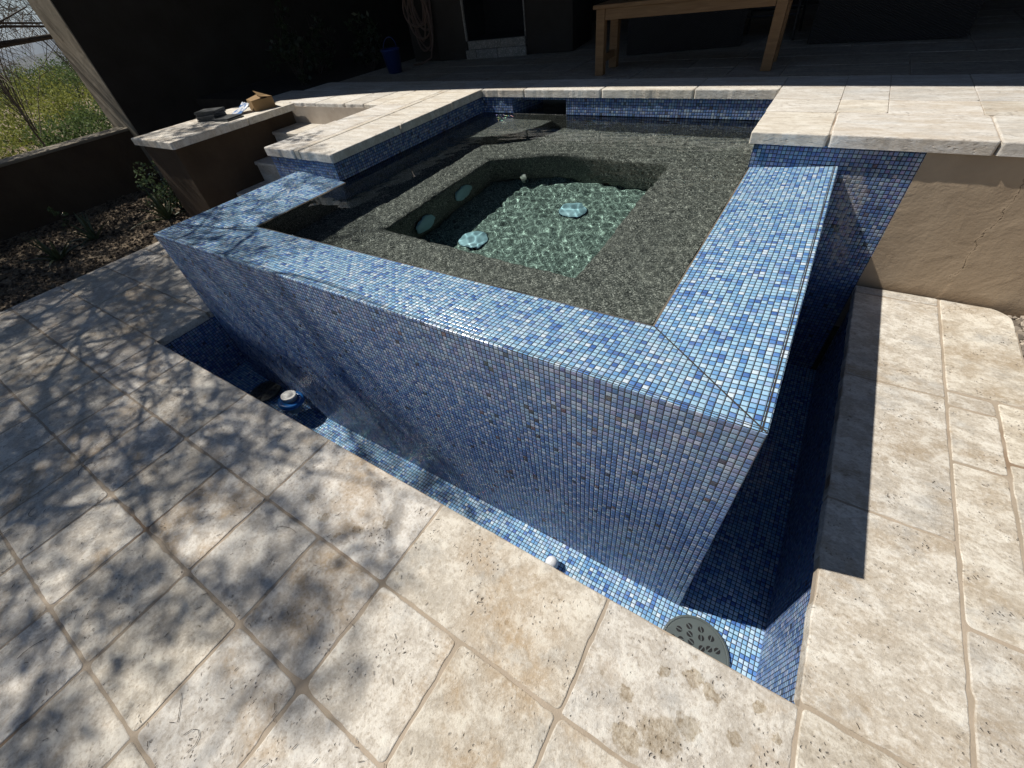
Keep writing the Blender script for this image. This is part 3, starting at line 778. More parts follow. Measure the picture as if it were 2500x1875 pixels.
b = MB(); b.box(0.344, 4.3, YR, YR + 0.0035, -1.0, ZC)
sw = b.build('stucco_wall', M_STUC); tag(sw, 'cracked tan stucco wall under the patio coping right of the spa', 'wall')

# ------------------------------------------------------------------ steps down, planter wall
st = thing('staircase', (-4.7, 2.0, ZG), 'travertine steps going down between the brown planter wall and the spa', 'steps')
for i, (zt2, yn) in enumerate(((-0.047, 2.13), (-0.252, 1.77), (-0.460, 1.41))):
    b = MB(True)
    for a, c in zip([-5.44, -4.96, -4.48], [-4.96, -4.48, -3.932]):
        slab(b, a, c, yn, yn + 0.40, zt2, 0.03, 0.002, rnd, 0.006)
        slab(b, a, c, yn + 0.018, yn + 0.06, zt2 - 0.032, 0.185, 0.001, rnd, 0.002)
    put(b.build('step', M_COPE), st)
b = MB(True)
for a, c in zip([-5.40, -5.135, -4.81, -4.46, -4.12], [-5.135, -4.81, -4.46, -4.12, -3.932]):
    slab(b, a, c, 2.492, 2.53, ZC - 0.002, 0.16, 0.0035, rnd, 0.004)
put(b.build('riser', M_COPE), st)
pw = thing('planter_wall', (-5.7, 2.0, ZG), 'brown stucco wall with a thick travertine cap left of the steps', 'wall')
b = MB(); b.box(-6.12, -5.44, 1.09, 2.60, -1.0, ZC - 0.002, 0.012)
put(b.build('wall', M_STUCD), pw)
b = MB(True)
for (y0, y1) in ((1.035, 1.87), (1.87, 2.47)):
    slab(b, -6.16, -5.30, y0, y1, ZP, ZP - ZC, 0.002, rnd, 0.007)
put(b.build('cap', M_COPE), pw)

# things on the cap
bx = thing('cardboard_box', (-5.535, 2.225, ZP), 'open brown cardboard box on the travertine cap', 'box')
bx.rotation_euler = (0, 0, R(-18))
M_CARD = plain('cardboard', (0.27, 0.17, 0.075), 0.8, 0.12, 3.0)
b = MB(); t = 0.004; W2, D2, H2 = 0.105, 0.115, 0.10
b.box(-W2, W2, -D2, -D2 + t, 0, H2); b.box(-W2, W2, D2 - t, D2, 0, H2); b.box(-W2, -W2 + t, -D2 + t, D2 - t, 0, H2 * 0.62); b.box(W2 - t, W2, -D2 + t, D2 - t, 0, H2); b.box(-W2 + t, W2 - t, -D2 + t, D2 - t, 0, t)
b.build('body', M_CARD, bx)
b = MB(); b.poly([(-W2, D2, H2 + 0.001), (-W2, -D2 * 0.1, H2 + 0.062), (W2, -D2 * 0.1, H2 + 0.022), (W2, D2, H2 + 0.001)]); b.poly([(-W2, D2, H2 + 0.004), (W2, D2, H2 + 0.004), (W2, -D2 * 0.1, H2 + 0.025), (-W2, -D2 * 0.1, H2 + 0.065)])
b.build('flap', M_CARD, bx)
b = MB(); b.poly([(-W2, -D2, H2 + 0.001), (W2, -D2, H2 + 0.001), (W2, D2 * 0.3, H2 + 0.012), (-W2, D2 * 0.3, H2 + 0.03)]); b.poly([(-W2, -D2, H2 - 0.002), (-W2, D2 * 0.3, H2 + 0.027), (W2, D2 * 0.3, H2 + 0.009), (W2, -D2, H2 - 0.002)])
b.build('flap', M_CARD, bx)
M_BLUEP = NT('printed_packet')
_p = M_BLUEP.n('TexCoord').outputs['Object']
M_BLUEP = M_BLUEP.done(M_BLUEP.mix(M_BLUEP.mr(M_BLUEP.noise(_p, 22.0, 3), 0.47, 0.53), (0.62, 0.64, 0.68), (0.06, 0.16, 0.38)), 0.35)
b = MB(); b.sm = True
n = 8
pts = []
for j in range(n + 1):
    for i in range(n + 1):
        u, v = i / n - 0.5, j / n - 0.5
        pts.append((u * 0.21, v * 0.17, 0.008 + 0.075 * (v + 0.5) ** 1.5 + 0.004 * math.sin(u * 17 + v * 9)))
o0 = b.add(pts)
for j in range(n):
    for i in range(n):
        a = o0 + j * (n + 1) + i; b.face((a, a + 1, a + n + 2, a + n + 1))
pk = b.build('packet', M_BLUEP); pk.location = (-5.64, 2.02, ZP); pk.rotation_euler = (0, 0, R(-12))
sol = pk.modifiers.new('s', 'SOLIDIFY'); sol.thickness = 0.004
tag(pk, 'crumpled blue and white packet leaning beside the cardboard box', 'packet')
M_SLATE = plain('slate_tile', (0.05, 0.055, 0.058), 0.5, 0.4, 18.0, 0.4)
def stack(loc, rz, n, w, d, label, lean=0.0):
    o = thing('tile_stack', loc, label, 'tile stack', 'stacked slate tiles on the cap')
    o.rotation_euler = (0, 0, R(rz)); q = random.Random(n)
    for i in range(n):
        b = MB(); b.box(-w / 2, w / 2, -d / 2, d / 2, 0.001, 0.0125, 0.002)
        s_ = b.build('tile', M_SLATE, o); s_.location = (q.uniform(-.012, .012) + lean * i, q.uniform(-.012, .012), i * 0.013); s_.rotation_euler = (0, 0, R(q.uniform(-5, 5)))
    return o
stack((-5.80, 1.77, ZP), 20, 7, 0.26, 0.17, 'tall stack of dark slate tiles, the taller of two on the cap')
stack((-5.55, 1.79, ZP), 8, 2, 0.24, 0.20, 'low pair of dark slate tiles lying flat beside the tall stack')

# ------------------------------------------------------------------ garden walls
lw = thing('low_wall', (-8.35, -1.0, ZG), 'low stucco garden wall with a pale rounded top facing the desert', 'wall')
b = MB(); b.box(-8.52, -8.2, -5.0, 1.76, -1.2, -0.035, 0.0); put(b.build('wall', M_STUCD), lw)
M_CAPL = stucco('pale_wall_top', (0.20, 0.175, 0.135), (0.27, 0.24, 0.19))
b = MB(); b.box(-8.53, -8.19, -5.0, 1.757, -0.034, 0.0, 0.012); put(b.build('cap', M_CAPL), lw)
tw = thing('tall_wall', (-8.35, 4.0, ZG), 'tall stucco garden wall ending in a pale sunlit edge beside the desert view', 'wall')
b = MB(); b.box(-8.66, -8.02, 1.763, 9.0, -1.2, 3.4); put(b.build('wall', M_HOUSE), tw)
b = MB(); b.box(-8.67, -8.01, 1.75, 1.7625, -1.2, 3.4, 0.0); put(b.build('end_face_lit', M_CAPL), tw)  # paler sheet over the wall end, sunlight put into its colour

# ------------------------------------------------------------------ house: roof, back wall, fireplace
hs = thing('house', (-1.0, 6.5, ZP), 'dark stucco house with a covered patio in deep shade', 'house')
ZR = 2.95
sh = ((SUN_DIR.x / SUN_DIR.z) * (ZR - ZP), (SUN_DIR.y / SUN_DIR.z) * (ZR - ZP))
edge = [(-7.2, 2.35), (-5.77, 2.55), (-4.9, 2.83), (-4.02, 3.04), (-2.9, 3.135), (-1.76, 3.176), (-0.5, 3.182), (0.8, 3.14), (3.0, 3.10), (7.5, 3.05)]
poly = [(x + sh[0], y + sh[1]) for x, y in edge]
poly = [(-9.6, 1.76)] + poly + [(6.0, 9.5), (-9.6, 9.5)]
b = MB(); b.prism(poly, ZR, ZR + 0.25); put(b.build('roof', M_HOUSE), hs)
b = MB(); b.box(-8.0, 5.8, 7.9, 8.2, -1.0, ZR - 0.003); b.box(4.4, 4.7, 2.6, 7.9, -1.0, ZR - 0.003); put(b.build('wall', M_HOUSE), hs)  # second box is an unseen side wall added to keep sky light out
fp = thing('fireplace', (-4.0, 5.1, ZP), 'dark stucco outdoor fireplace with a raised stone hearth', 'fireplace')
ang = R(9.5)
fp.rotation_euler = (0, 0, ang)
# local frame: x along its front, origin at front middle
fp.location = (-4.01, 4.865, ZP)
b = MB(); zf0 = 0.001
b.box(-0.96, -0.50, 0, 0.9, zf0, 2.7, 0.01); b.box(0.35, 0.96, 0, 0.9, zf0, 2.7, 0.01); b.box(-0.503, 0.353, 0.003, 0.897, 1.15, 2.7); b.box(-0.503, 0.353, 0.6, 0.897, zf0, 1.15)
b.build('body', M_HOUSE, fp)
b = MB(); b.box(-0.498, 0.348, 0.02, 0.598, 0.19, 0.195); b.box(-0.498, 0.348, 0.575, 0.598, 0.195, 1.14); b.box(-0.498, -0.48, 0.03, 0.575, 0.195, 1.14); b.box(0.33, 0.348, 0.03, 0.575, 0.195, 1.14)
b.build('firebox', M_DARK, fp)
b = MB(True)
for a, c in zip([-0.51, -0.36, -0.05, 0.36], [-0.36, -0.05, 0.36]): slab(b, a, c, -0.055, 0.0, 0.098, 0.095, 0.002, rnd); 
for a, c in zip([-0.485, 0.0, 0.34], [0.0, 0.34]): slab(b, a, c, -0.018, 0.3, 0.188, 0.088, 0.002, rnd)
b.build('hearth', M_STONE, fp)
for q_ in ((-0.505, -0.485), (0.338, 0.35)):
    b = MB(True); b.box(*q_, -0.012, 0.02, 0.19, 1.16); b.build('jamb', M_STONE, fp)
# shaded planting bed between the patio and the tall wall
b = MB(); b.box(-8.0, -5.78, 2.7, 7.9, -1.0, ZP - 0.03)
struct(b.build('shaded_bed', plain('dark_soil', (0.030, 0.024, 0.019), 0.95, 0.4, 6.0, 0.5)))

# ------------------------------------------------------------------ furniture
bn = thing('wooden_table', (-1.40, 3.86, ZP), 'honey coloured teak side table standing at the shade edge', 'table')
H = 0.505
def part(name, M, *boxes):
    b = MB()
    for q in boxes: b.box(*q, 0.004)
    return b.build(name, M, bn)
part('tabletop', M_WOOD, (-0.775, 0.775, -0.23, 0.23, H - 0.028, H))
part('apron', M_WOOD, (-0.665, 0.665, -0.216, -0.194, H - 0.105, H - 0.029), (-0.665, 0.665, 0.194, 0.216, H - 0.105, H - 0.029), (-0.745, -0.72, -0.14, 0.14, H - 0.105, H - 0.029), (0.72, 0.745, -0.14, 0.14, H - 0.105, H - 0.029))
for sx in (-1, 1):
    for sy in (-1, 1):
        x, y = sx * 0.708, sy * 0.182
        part('leg', M_WOOD, (x - 0.039, x + 0.039, y - 0.037, y + 0.037, 0.002, H - 0.0285))
for sx in (-1, 1):
    part('stretcher', M_WOOD, (sx * 0.708 - 0.018, sx * 0.708 + 0.018, -0.144, 0.144, 0.09, 0.145))
bn.rotation_euler = (0, 0, R(2.5))

def sofa(loc, rz, w, d, h, label):
    o = thing('wicker_sofa', loc, label, 'sofa', 'dark wicker sofas under the roof'); o.rotation_euler = (0, 0, R(rz))
    def pt(n, M, *bs):
        b = MB()
        for q in bs: b.box(*q, 0.012)
        b.build(n, M, o)
    pt('base', M_WICK, (-w / 2, w / 2, 0, d, 0.002, h))
    pt('armrest', M_WICK, (-w / 2, -w / 2 + 0.13, 0.01, d, h + 0.001, h + 0.22)); pt('armrest', M_WICK, (w / 2 - 0.13, w / 2, 0.01, d, h + 0.001, h + 0.22))
    pt('backrest', M_WICK, (-w / 2 + 0.131, w / 2 - 0.131, d - 0.15, d, h + 0.001, h + 0.45))
    pt('cushion', plain('dark_cushion', (0.02, 0.02, 0.02), 0.9), (-w / 2 + 0.14, w / 2 - 0.14, 0.02, d - 0.16, h + 0.001, h + 0.13))
    return o
sofa((-1.655, 4.715, ZP), 15.0, 1.13, 0.78, 0.36, 'dark wicker sofa set at an angle behind the teak table')
sofa((0.045, 4.795, ZP), -1.2, 1.14, 0.78, 0.36, 'dark wicker sofa facing the spa right of the teak table')
ch = thing('metal_chair', (-0.95, 5.35, ZP), 'thin black metal chair between the two wicker sofas', 'chair')
for (x, y) in ((-0.22, -0.25), (0.24, -0.25), (-0.22, 0.22), (0.24, 0.22)):
    b = MB(); b.tube([(x * 1.12, y * 1.12, 0.002), (x, y, 0.42)], 0.013, 8); b.build('leg', M_BLACK, ch)
b = MB(); b.box(-0.27, 0.29, -0.28, 0.26, 0.42, 0.445, 0.008); b.build('seat', M_BLACK, ch)
for (yy, z) in ((-0.26, 0.20), (-0.26, 0.26), (0.24, 0.20)):
    b = MB(); b.tube([(-0.23, yy, z), (0.25, yy, z)], 0.009, 8); b.build('stretcher', M_BLACK, ch)
b = MB(); b.tube([(-0.22, 0.24, 0.445), (-0.22, 0.30, 0.85), (0.24, 0.30, 0.85), (0.24, 0.24, 0.445)], 0.012, 8); b.build('backrest', M_BLACK, ch)

bk = thing('bucket', (-5.16, 4.01, ZP), 'blue plastic bucket at the edge of the shaded patio', 'bucket')
M_BLU = plain('blue_plastic', (0.006, 0.022, 0.12), 0.35, 0.1)
b = MB(); b.lathe([(0.0001, 0.003), (0.088, 0.002), (0.118, 0.235), (0.124, 0.236), (0.124, 0.252), (0.112, 0.252), (0.084, 0.012), (0.0001, 0.012)], (0, 0, 0), 32); b.build('body', M_BLU, bk, smooth=True)
b = MB(); b.tube([(0.122 * math.cos(R(a)), 0.03 * math.sin(R(a)), 0.235 + 0.13 * math.sin(R(a))) for a in range(0, 181, 12)], 0.005, 6); b.build('handle', M_BLU, bk)
hb = MB(); hb.sm = True
q = random.Random(3)
for kx in range(10):
    w = q.uniform(0.09, 0.19); ln = q.uniform(0.38, 0.72); x0 = q.uniform(-0.06, 0.06); yy = q.uniform(-0.06, 0.02)
    pts = []
    for i in range(25):
        a = 2 * math.pi * i / 24
        pts.append((x0 + w * math.sin(a), yy + 0.03 * math.sin(a * 2 + kx), -ln / 2 + ln / 2 * math.cos(a) + 0.0))
    hb.tube(pts, 0.0115, 6)
hb.tube([(0.15, -0.03, -0.05), (0.19, -0.05, -0.32), (0.20, -0.07, -0.55), (0.14, -0.10, -0.74), (0.0, -0.16, -0.792), (-0.12, -0.2, -0.795)], 0.012, 6)
ho = hb.build('hose', plain('tan_hose', (0.10, 0.062, 0.045), 0.5, 0.15)); ho.location = (-5.08, 4.62, ZP + 0.81)
tag(ho, 'tan garden hose hung in loops beside the outdoor fireplace', 'hose')
b = MB(); b.box(-5.45, -4.98, 4.75, 4.83, ZP - 0.2, 2.9); put(b.build('hose_wall', M_HOUSE), hs)

# ------------------------------------------------------------------ things in the trough
fd = thing('chlorine_floater', (-2.99, -0.10, -1.33), 'blue floating dispenser with a white cap standing in the trough', 'pool dispenser')
fd.rotation_euler = (R(-6), R(4), 0); fd.scale = (0.86, 0.86, 0.86)
b = MB(); b.lathe([(0.0001, 0.0), (0.045, 0.0), (0.05, 0.01), (0.05, 0.10), (0.055, 0.105)], (0, 0, 0), 28); b.build('basket', plain('frosted_plastic', (0.16, 0.22, 0.26), 0.4), fd, smooth=True)
b = MB(); b.lathe([(0.055, 0.105), (0.105, 0.105), (0.115, 0.120), (0.112, 0.142), (0.10, 0.152), (0.062, 0.152), (0.06, 0.135)], (0, 0, 0), 40); b.build('ring', plain('float_blue', (0.015, 0.13, 0.40), 0.3, 0.1), fd, smooth=True)
M_WHT = plain('white_plastic', (0.70, 0.70, 0.68), 0.35, 0.05)
b = MB(); b.lathe([(0.058, 0.138), (0.060, 0.178), (0.066, 0.180), (0.066, 0.198), (0.058, 0.203), (0.052, 0.199), (0.03, 0.199), (0.028, 0.203), (0.0001, 0.203)], (0, 0, 0), 36); b.build('cap', M_WHT, fd, smooth=True)
b = MB(); b.lathe([(0.036 * math.sin(R(a)) + 0.0001, -0.036 * math.cos(R(a))) for a in range(0, 181, 12)], (0, 0, 0), 24)
bl = b.build('float_ball', plain('ball_white', (0.72, 0.74, 0.76), 0.3, 0.04), smooth=True); bl.location = (-0.655, -0.145, ZT + 0.045)
tag(bl, 'small white plastic ball resting on the trough floor', 'ball')

# ------------------------------------------------------------------ ground and planting
gm = NT('desert_soil'); _p = gm.n('NewGeometry').outputs['Position']
_c = gm.mix(gm.mr(gm.noise(_p, 1.1, 6, 0.65), 0.35, 0.65), (0.20, 0.155, 0.105), (0.33, 0.265, 0.19))
_c = gm.mix(gm.mr(gm.n('TexVoronoi', {'Vector': _p, 'Scale': 34.0}).outputs[0], 0.0, 0.6, 0.55, 0.0), _c, (0.07, 0.05, 0.035))
gm = gm.done(_c, 0.95, gm.math('ADD', gm.noise(_p, 40.0, 5, 0.7), gm.n('TexVoronoi', {'Vector': _p, 'Scale': 34.0}).outputs[0]), 0.7, 0.02, 0.2)
def height(x, y):
    d = math.hypot(x, y)
    if x > -8.4 and d < 30: return -0.71
    d = max(0.0, d - 9.0)
    return -0.80 - 0.022 * d ** 1.05 + 0.5 * noise.noise((x * 0.05, y * 0.05, 0)) * min(1, d / 15)
b = MB(); b.sm = True
rad = [0.0, 4.6, 4.9]
# inner sheet has a hole under spa and house; rings follow outwards
rings_ = [9.2 * 1.12 ** i for i in range(0, 56)]
prev = None
for r in rings_:
    idx = b.add([(r * math.cos(2 * math.pi * i / 120), r * math.sin(2 * math.pi * i / 120), height(r * math.cos(2 * math.pi * i / 120) - 0.0, r * math.sin(2 * math.pi * i / 120))) for i in range(120)])
    if prev is not None:
        for i in range(120): b.face((prev + i, prev + (i + 1) % 120, idx + (i + 1) % 120, idx + i))
    prev = idx
for (x0, x1, y0, y1) in [(-8.3, -5.74, -7.6, 2.7), (1.05, 7.6, -7.6, 2.105), (-5.74, 1.05, -7.6, -3.9)]:
    o0 = b.add([(x0, y0, -0.71), (x1, y0, -0.71), (x1, y1, -0.71), (x0, y1, -0.71)]); b.face((o0, o0 + 1, o0 + 2, o0 + 3))
    b.smooth[-1] = False
# skirt to the first ring outside the walls
for (x0, x1, y0, y1) in [(-11.0, -8.3, -9.3, 9.3), (-8.3, 9.3, -9.3, -7.6), (7.6, 9.3, -7.6, 2.105), (-8.3, 9.3, 8.0, 9.3)]:
    o0 = b.add([(x0, y0, -0.78), (x1, y0, -0.78), (x1, y1, -0.78), (x0, y1, -0.78)]); b.face((o0, o0 + 1, o0 + 2, o0 + 3))
struct(b.build('ground', gm))

# loose gravel and bark chips
def chips(name, n, region, zz, size, mats, seed):
    q = random.Random(seed); b = MB(True)
    for _ in range(n):
        x, y = region(q)
        s_ = size * q.uniform(0.5, 1.5); rz = q.uniform(0, 6.28)
        b.cur = (q.random(), q.random(), q.random())
        hx, hy, hzz = s_ * q.uniform(.6, 1.2), s_ * q.uniform(.4, .9), s_ * q.uniform(.3, .7)
        Mx = Matrix.Translation((x, y, zz + hzz * 0.5)) @ Matrix.Rotation(rz, 4, 'Z') @ Matrix.Rotation(q.uniform(-.5, .5), 4, 'X')
        o0 = b.add([Mx @ Vector(p) for p in ((hx, 0, 0), (0, hy, 0), (-hx, 0, 0), (0, -hy, 0), (hx * .3, hy * .2, hzz), (-hx * .4, -hy * .2, hzz * .8), (0, 0, -hzz))])
        for f in ((0, 1, 4), (1, 5, 4), (1, 2, 5), (2, 3, 5), (3, 4, 5), (3, 0, 4)): b.face([o0 + i for i in f])
    o = b.build(name, mats); o['kind'] = 'stuff'; return o
M_CHIP = leafmat('bark_chips', (0.020, 0.014, 0.010), (0.21, 0.155, 0.10), 0.9, 0.0)
M_PEBB = leafmat('pebbles', (0.14, 0.115, 0.09), (0.44, 0.38, 0.31), 0.7, 0.0)
tag(chips('mulch', 12000, lambda q: (q.uniform(-8.15, -5.78), q.uniform(-3.2, 2.4)), -0.708, 0.022, M_CHIP, 5), 'dark bark chips and gravel covering the planting bed', 'mulch')
tag(chips('gravel', 2500, lambda q: (q.uniform(1.065, 1.9), q.uniform(0.9, 2.1)), -0.708, 0.024, M_PEBB, 6), 'loose tan gravel beside the walkway under the stucco wall', 'gravel')
# dry twigs and leaflets lying on the paving
q = random.Random(12); b = MB(True)
for _ in range(420):
    if q.random() < 0.75: x, y = q.uniform(-4.5, -0.6), q.uniform(-1.9, -0.4)
    else: x, y = q.uniform(-5.7, 1.2), q.uniform(-2, 1.0)
    if -3.8 < x < 0.36 and y > -0.39: continue
    ln = q.uniform(0.004, 0.010); a = q.uniform(0, 6.28); b.cur = (q.random() * 0.5,) * 3
    d = Vector((math.cos(a), math.sin(a), 0)); p = Vector((x, y, ZG + 0.003))
    b.tube([p - d * ln, p + Vector((0, 0, 0.0015)), p + d * ln], 0.0008, 4)
for _ in range(9):
    x, y = q.uniform(-3.5, -0.4), q.uniform(-1.8, -0.5); a = q.uniform(0, 6.28); ln = q.uniform(0.03, 0.07); cv = q.uniform(-1, 1)
    b.cur = (0.1,) * 3
    b.tube([Vector((x + ln * t * math.cos(a + cv * t), y + ln * t * math.sin(a + cv * t), ZG + 0.0035)) for t in (-1, -.6, -.2, .2, .6, 1)], 0.0008, 4)
lit = b.build('leaf_litter', leafmat('litter_brown', (0.03, 0.022, 0.015), (0.12, 0.085, 0.05), 0.9, 0.0)); lit['kind'] = 'stuff'
tag(lit, 'dry twigs and leaflets scattered over the travertine paving', 'leaf litter')

# ------------------------------------------------------------------ the mesquite whose shadow falls on the paving
def sph(q):
    while True:
        v = Vector((q.uniform(-1, 1), q.uniform(-1, 1), q.uniform(-1, 1)))
        if 0.05 < v.length < 1: return v
def mesquite():
    q = random.Random(21)
    wood_ = MB(); wood_.sm = True; lf = MB(True)
    base = Vector((-7.40, -0.60, -0.72))
    root = thing('mesquite_tree', base, 'slender mesquite tree in the bed, its dark limb crossing the desert view', 'tree')
    def limb(pts, r0, r1, n=7):
        pts = [Vector(p) for p in pts]; m = len(pts) - 1
        wood_.tube(pts, [r0 + (r1 - r0) * i / m for i in range(m + 1)], n)
    F = Vector((-7.38, -0.60, 1.90))
    limb([base, (-7.44, -0.62, 0.2), (-7.36, -0.57, 1.1), F], 0.062, 0.042)
    kx, ky = 0.716, 0.171
    def over(sx, sy, h): return Vector((sx - kx * h, sy - ky * h, ZG + h))
    limbs = [[F, over(-4.94, -0.36, 3.0), over(-4.45, -0.67, 3.4), over(-4.1, -0.98, 3.8), over(-3.3, -1.3, 4.5), over(-2.4, -1.45, 5.2)],
             [F, over(-4.96, -0.25, 3.0), over(-4.44, -0.18, 3.4), over(-3.7, -0.02, 4.0), over(-3.0, 0.10, 4.7), over(-2.5, 0.3, 5.3)],
             [F, over(-5.3, -0.6, 2.9), over(-5.0, -1.2, 3.5), over(-4.4, -1.8, 4.2), over(-3.7, -2.1, 5.0)],
             [F, over(-5.6, 0.2, 2.9), over(-5.4, 0.8, 3.4), over(-4.9, 1.3, 4.1), over(-4.2, 1.6, 4.9)],
             [F, over(-6.2, -0.2, 2.8), over(-7.0, 0.0, 3.0), over(-7.8, 0.3, 3.0)]]
    for L in limbs: limb(L, 0.028, 0.007, 6)
    for L in list(limbs):
        for a, b in zip(L[1:], L[2:]):
            for _ in range(2):
                p0 = Vector(a).lerp(Vector(b), q.random()); d = (Vector(b) - Vector(a)).normalized() + sph(q) * 0.9 + Vector((0, 0, 0.25))
                p1 = p0 + d * q.uniform(0.3, 0.5); p2 = p1 + (d + sph(q) * 0.5) * q.uniform(0.3, 0.5); p3 = p2 + (d + sph(q) * 0.6) * q.uniform(0.3, 0.5)
                if (p3.x + kx * (p3.z - ZG)) > -1.6: continue
                limb([p0, p1, p2, p3], q.uniform(0.010, 0.018), 0.004, 5); limbs.append([p0, p1, p2, p3])
    for _ in range(46):
        sx = q.uniform(-5.9, -2.3); sy = q.uniform(-2.2, 0.5); h = q.uniform(2.6, 4.2)
        c = over(sx, sy, h); d = Vector((q.uniform(-.2, 1), q.uniform(-1, .6), q.uniform(-.15, .5))).normalized()
        L = [c]
        for _k in range(4):
            d = (d + sph(q) * 0.32).normalized(); L.append(L[-1] + d * q.uniform(0.22, 0.4))
        limb(L, q.uniform(0.009, 0.02), 0.004, 5); limbs.append(L)
        p0 = min([Vector(p) for M_ in limbs[:5] for p in M_], key=lambda v: (v - c).length)
        limb([p0, p0.lerp(c, .5) + sph(q) * .12, c], 0.014, 0.010, 5)
        for _k in range(5):
            e0 = L[q.randrange(1, 5)]; e1 = e0 + (d + sph(q) * 0.9) * q.uniform(.15, .35)
            limb([e0, e0.lerp(e1, .5) + sph(q) * .04, e1], 0.005, 0.002, 3)
    allp = []
    for L in limbs:
        for a, b in zip(L[1:], L[2:]): allp += [Vector(a).lerp(Vector(b), t) for t in (0, .33, .66)]
        allp.append(Vector(L[-1]))
    made = 0
    while made < 1200:
        sx = q.uniform(-8.3, -0.9); sy = q.uniform(-2.6, 1.9)
        lim = -1.0 - 0.75 * max(0.0, sy + 0.9)           # right edge of the shade
        if sx > lim: continue
        dens = min(1.0, 0.14 + 0.34 * (lim - sx)) * (1.0 if sy < 0.6 else 0.45)
        if sx < -5.9: dens *= 0.8
        if q.random() > dens: continue
        h = q.uniform(4.0, 7.6) if sx > -5.9 else q.uniform(2.4, 5.5)
        c = over(sx, sy, h); made += 1
        p0 = min(allp, key=lambda v: (v - c).length)
        if q.random() < 0.5 and (p0 - c).length < 2.2:
            mid = p0.lerp(c, 0.5) + sph(q) * 0.15
            wood_.tube([p0, mid, c], [0.008, 0.006, 0.003], 4)
        if q.random() < 0.3: allp.append(c)
        rr = q.uniform(0.14, 0.30)
        for _ in range(3):
            e2 = c + sph(q) * rr * 1.7
            wood_.tube([c, c.lerp(e2, .5) + sph(q) * .04, e2], [0.004, 0.003, 0.0015], 3)
        for _ in range(int(q.uniform(45, 95))):
            v = q.random(); lf.cur = (v, v, v)
            lf.leaf(c + sph(q) * rr, sph(q) + Vector((0, 0, -0.3)), sph(q), q.uniform(0.05, 0.10), q.uniform(0.009, 0.016))
    # low limb that reaches into the top left of the view
    g = Vector((-7.40, -0.60, 0.55))
    limb([g, (-7.6, -0.3, 0.72), (-7.9, 0.1, 0.92), (-8.15, 0.55, 0.985), (-8.6, 1.35, 0.99), (-9.1, 2.2, 1.0)], 0.05, 0.025)
    limb([(-7.9, 0.1, 0.92), (-8.3, 0.6, 1.10), (-8.8, 1.4, 1.14), (-9.4, 2.4, 1.05)], 0.022, 0.010)
    limb([(-7.75, -0.1, 0.80), (-8.3, 0.35, 1.22), (-8.9, 1.2, 1.20), (-9.6, 2.2, 1.12)], 0.02, 0.010)
    limb([(-8.15, 0.55, 0.985), (-8.7, 1.1, 1.10), (-9.3, 1.9, 1.30)], 0.014, 0.007)
    limb([(-7.9, 0.1, 0.92), (-8.4, 0.45, 1.28), (-9.0, 1.1, 1.42)], 0.018, 0.010)
    limb([(-7.5, -0.5, 0.1), (-7.3, -0.1, 0.10), (-7.1, 0.05, 0.20), (-7.0, 0.13, 0.28)], 0.03, 0.014)
    put(wood_.build('trunk', M_BARK), root); put(lf.build('crown', M_MESQ), root)
mesquite()

# ------------------------------------------------------------------ bed plants
def aloe(name, loc, n, ln, seed, label, wd=0.022):
    q = random.Random(seed); o = thing(name, loc, label, 'aloe', 'aloes in the bed')
    b = MB(True)
    for i in range(n):
        a = i * 2.4 + q.uniform(-.2, .2); el = R(q.uniform(22, 80)); L = ln * q.uniform(0.7, 1.15); v = q.random(); b.cur = (v, v, v)
        d = Vector((math.cos(a) * math.cos(el), math.sin(a) * math.cos(el), math.sin(el)))
        side = Vector((-math.sin(a), math.cos(a), 0)); nup = side.cross(d)
        if nup.z < 0: nup = -nup
        prev = None; c = Vector((math.cos(a), math.sin(a), 0)) * 0.02
        m = 7
        for kx in range(m + 1):
            t = kx / m; w = wd * (1 - t ** 1.6) + 0.001; th = w * 0.45
            p = c + d * L * t + Vector((0, 0, -0.35 * L * t * t * math.cos(el)))
            idx = b.add([p + side * w + nup * th * 0.8, p - nup * th, p - side * w + nup * th * 0.8, p + nup * th * 0.15])
            if prev is not None:
                for e_ in range(4): b.face((prev + e_, prev + (e_ + 1) % 4, idx + (e_ + 1) % 4, idx + e_))
            prev = idx
    b.build('leaves', M_AGAVE, o)
    return o
aloe('aloe', (-6.42, 0.98, -0.70), 13, 0.42, 1, 'spiky aloe with upright pointed leaves in front of the round leaved shrub')
aloe('aloe', (-6.80, 0.30, -0.70), 11, 0.34, 2, 'low aloe with arching leaves in the middle of the dark bed')
aloe('aloe', (-6.60, -0.12, -0.70), 13, 0.32, 3, 'dark sprawling aloe nearest the paving edge in the bed')
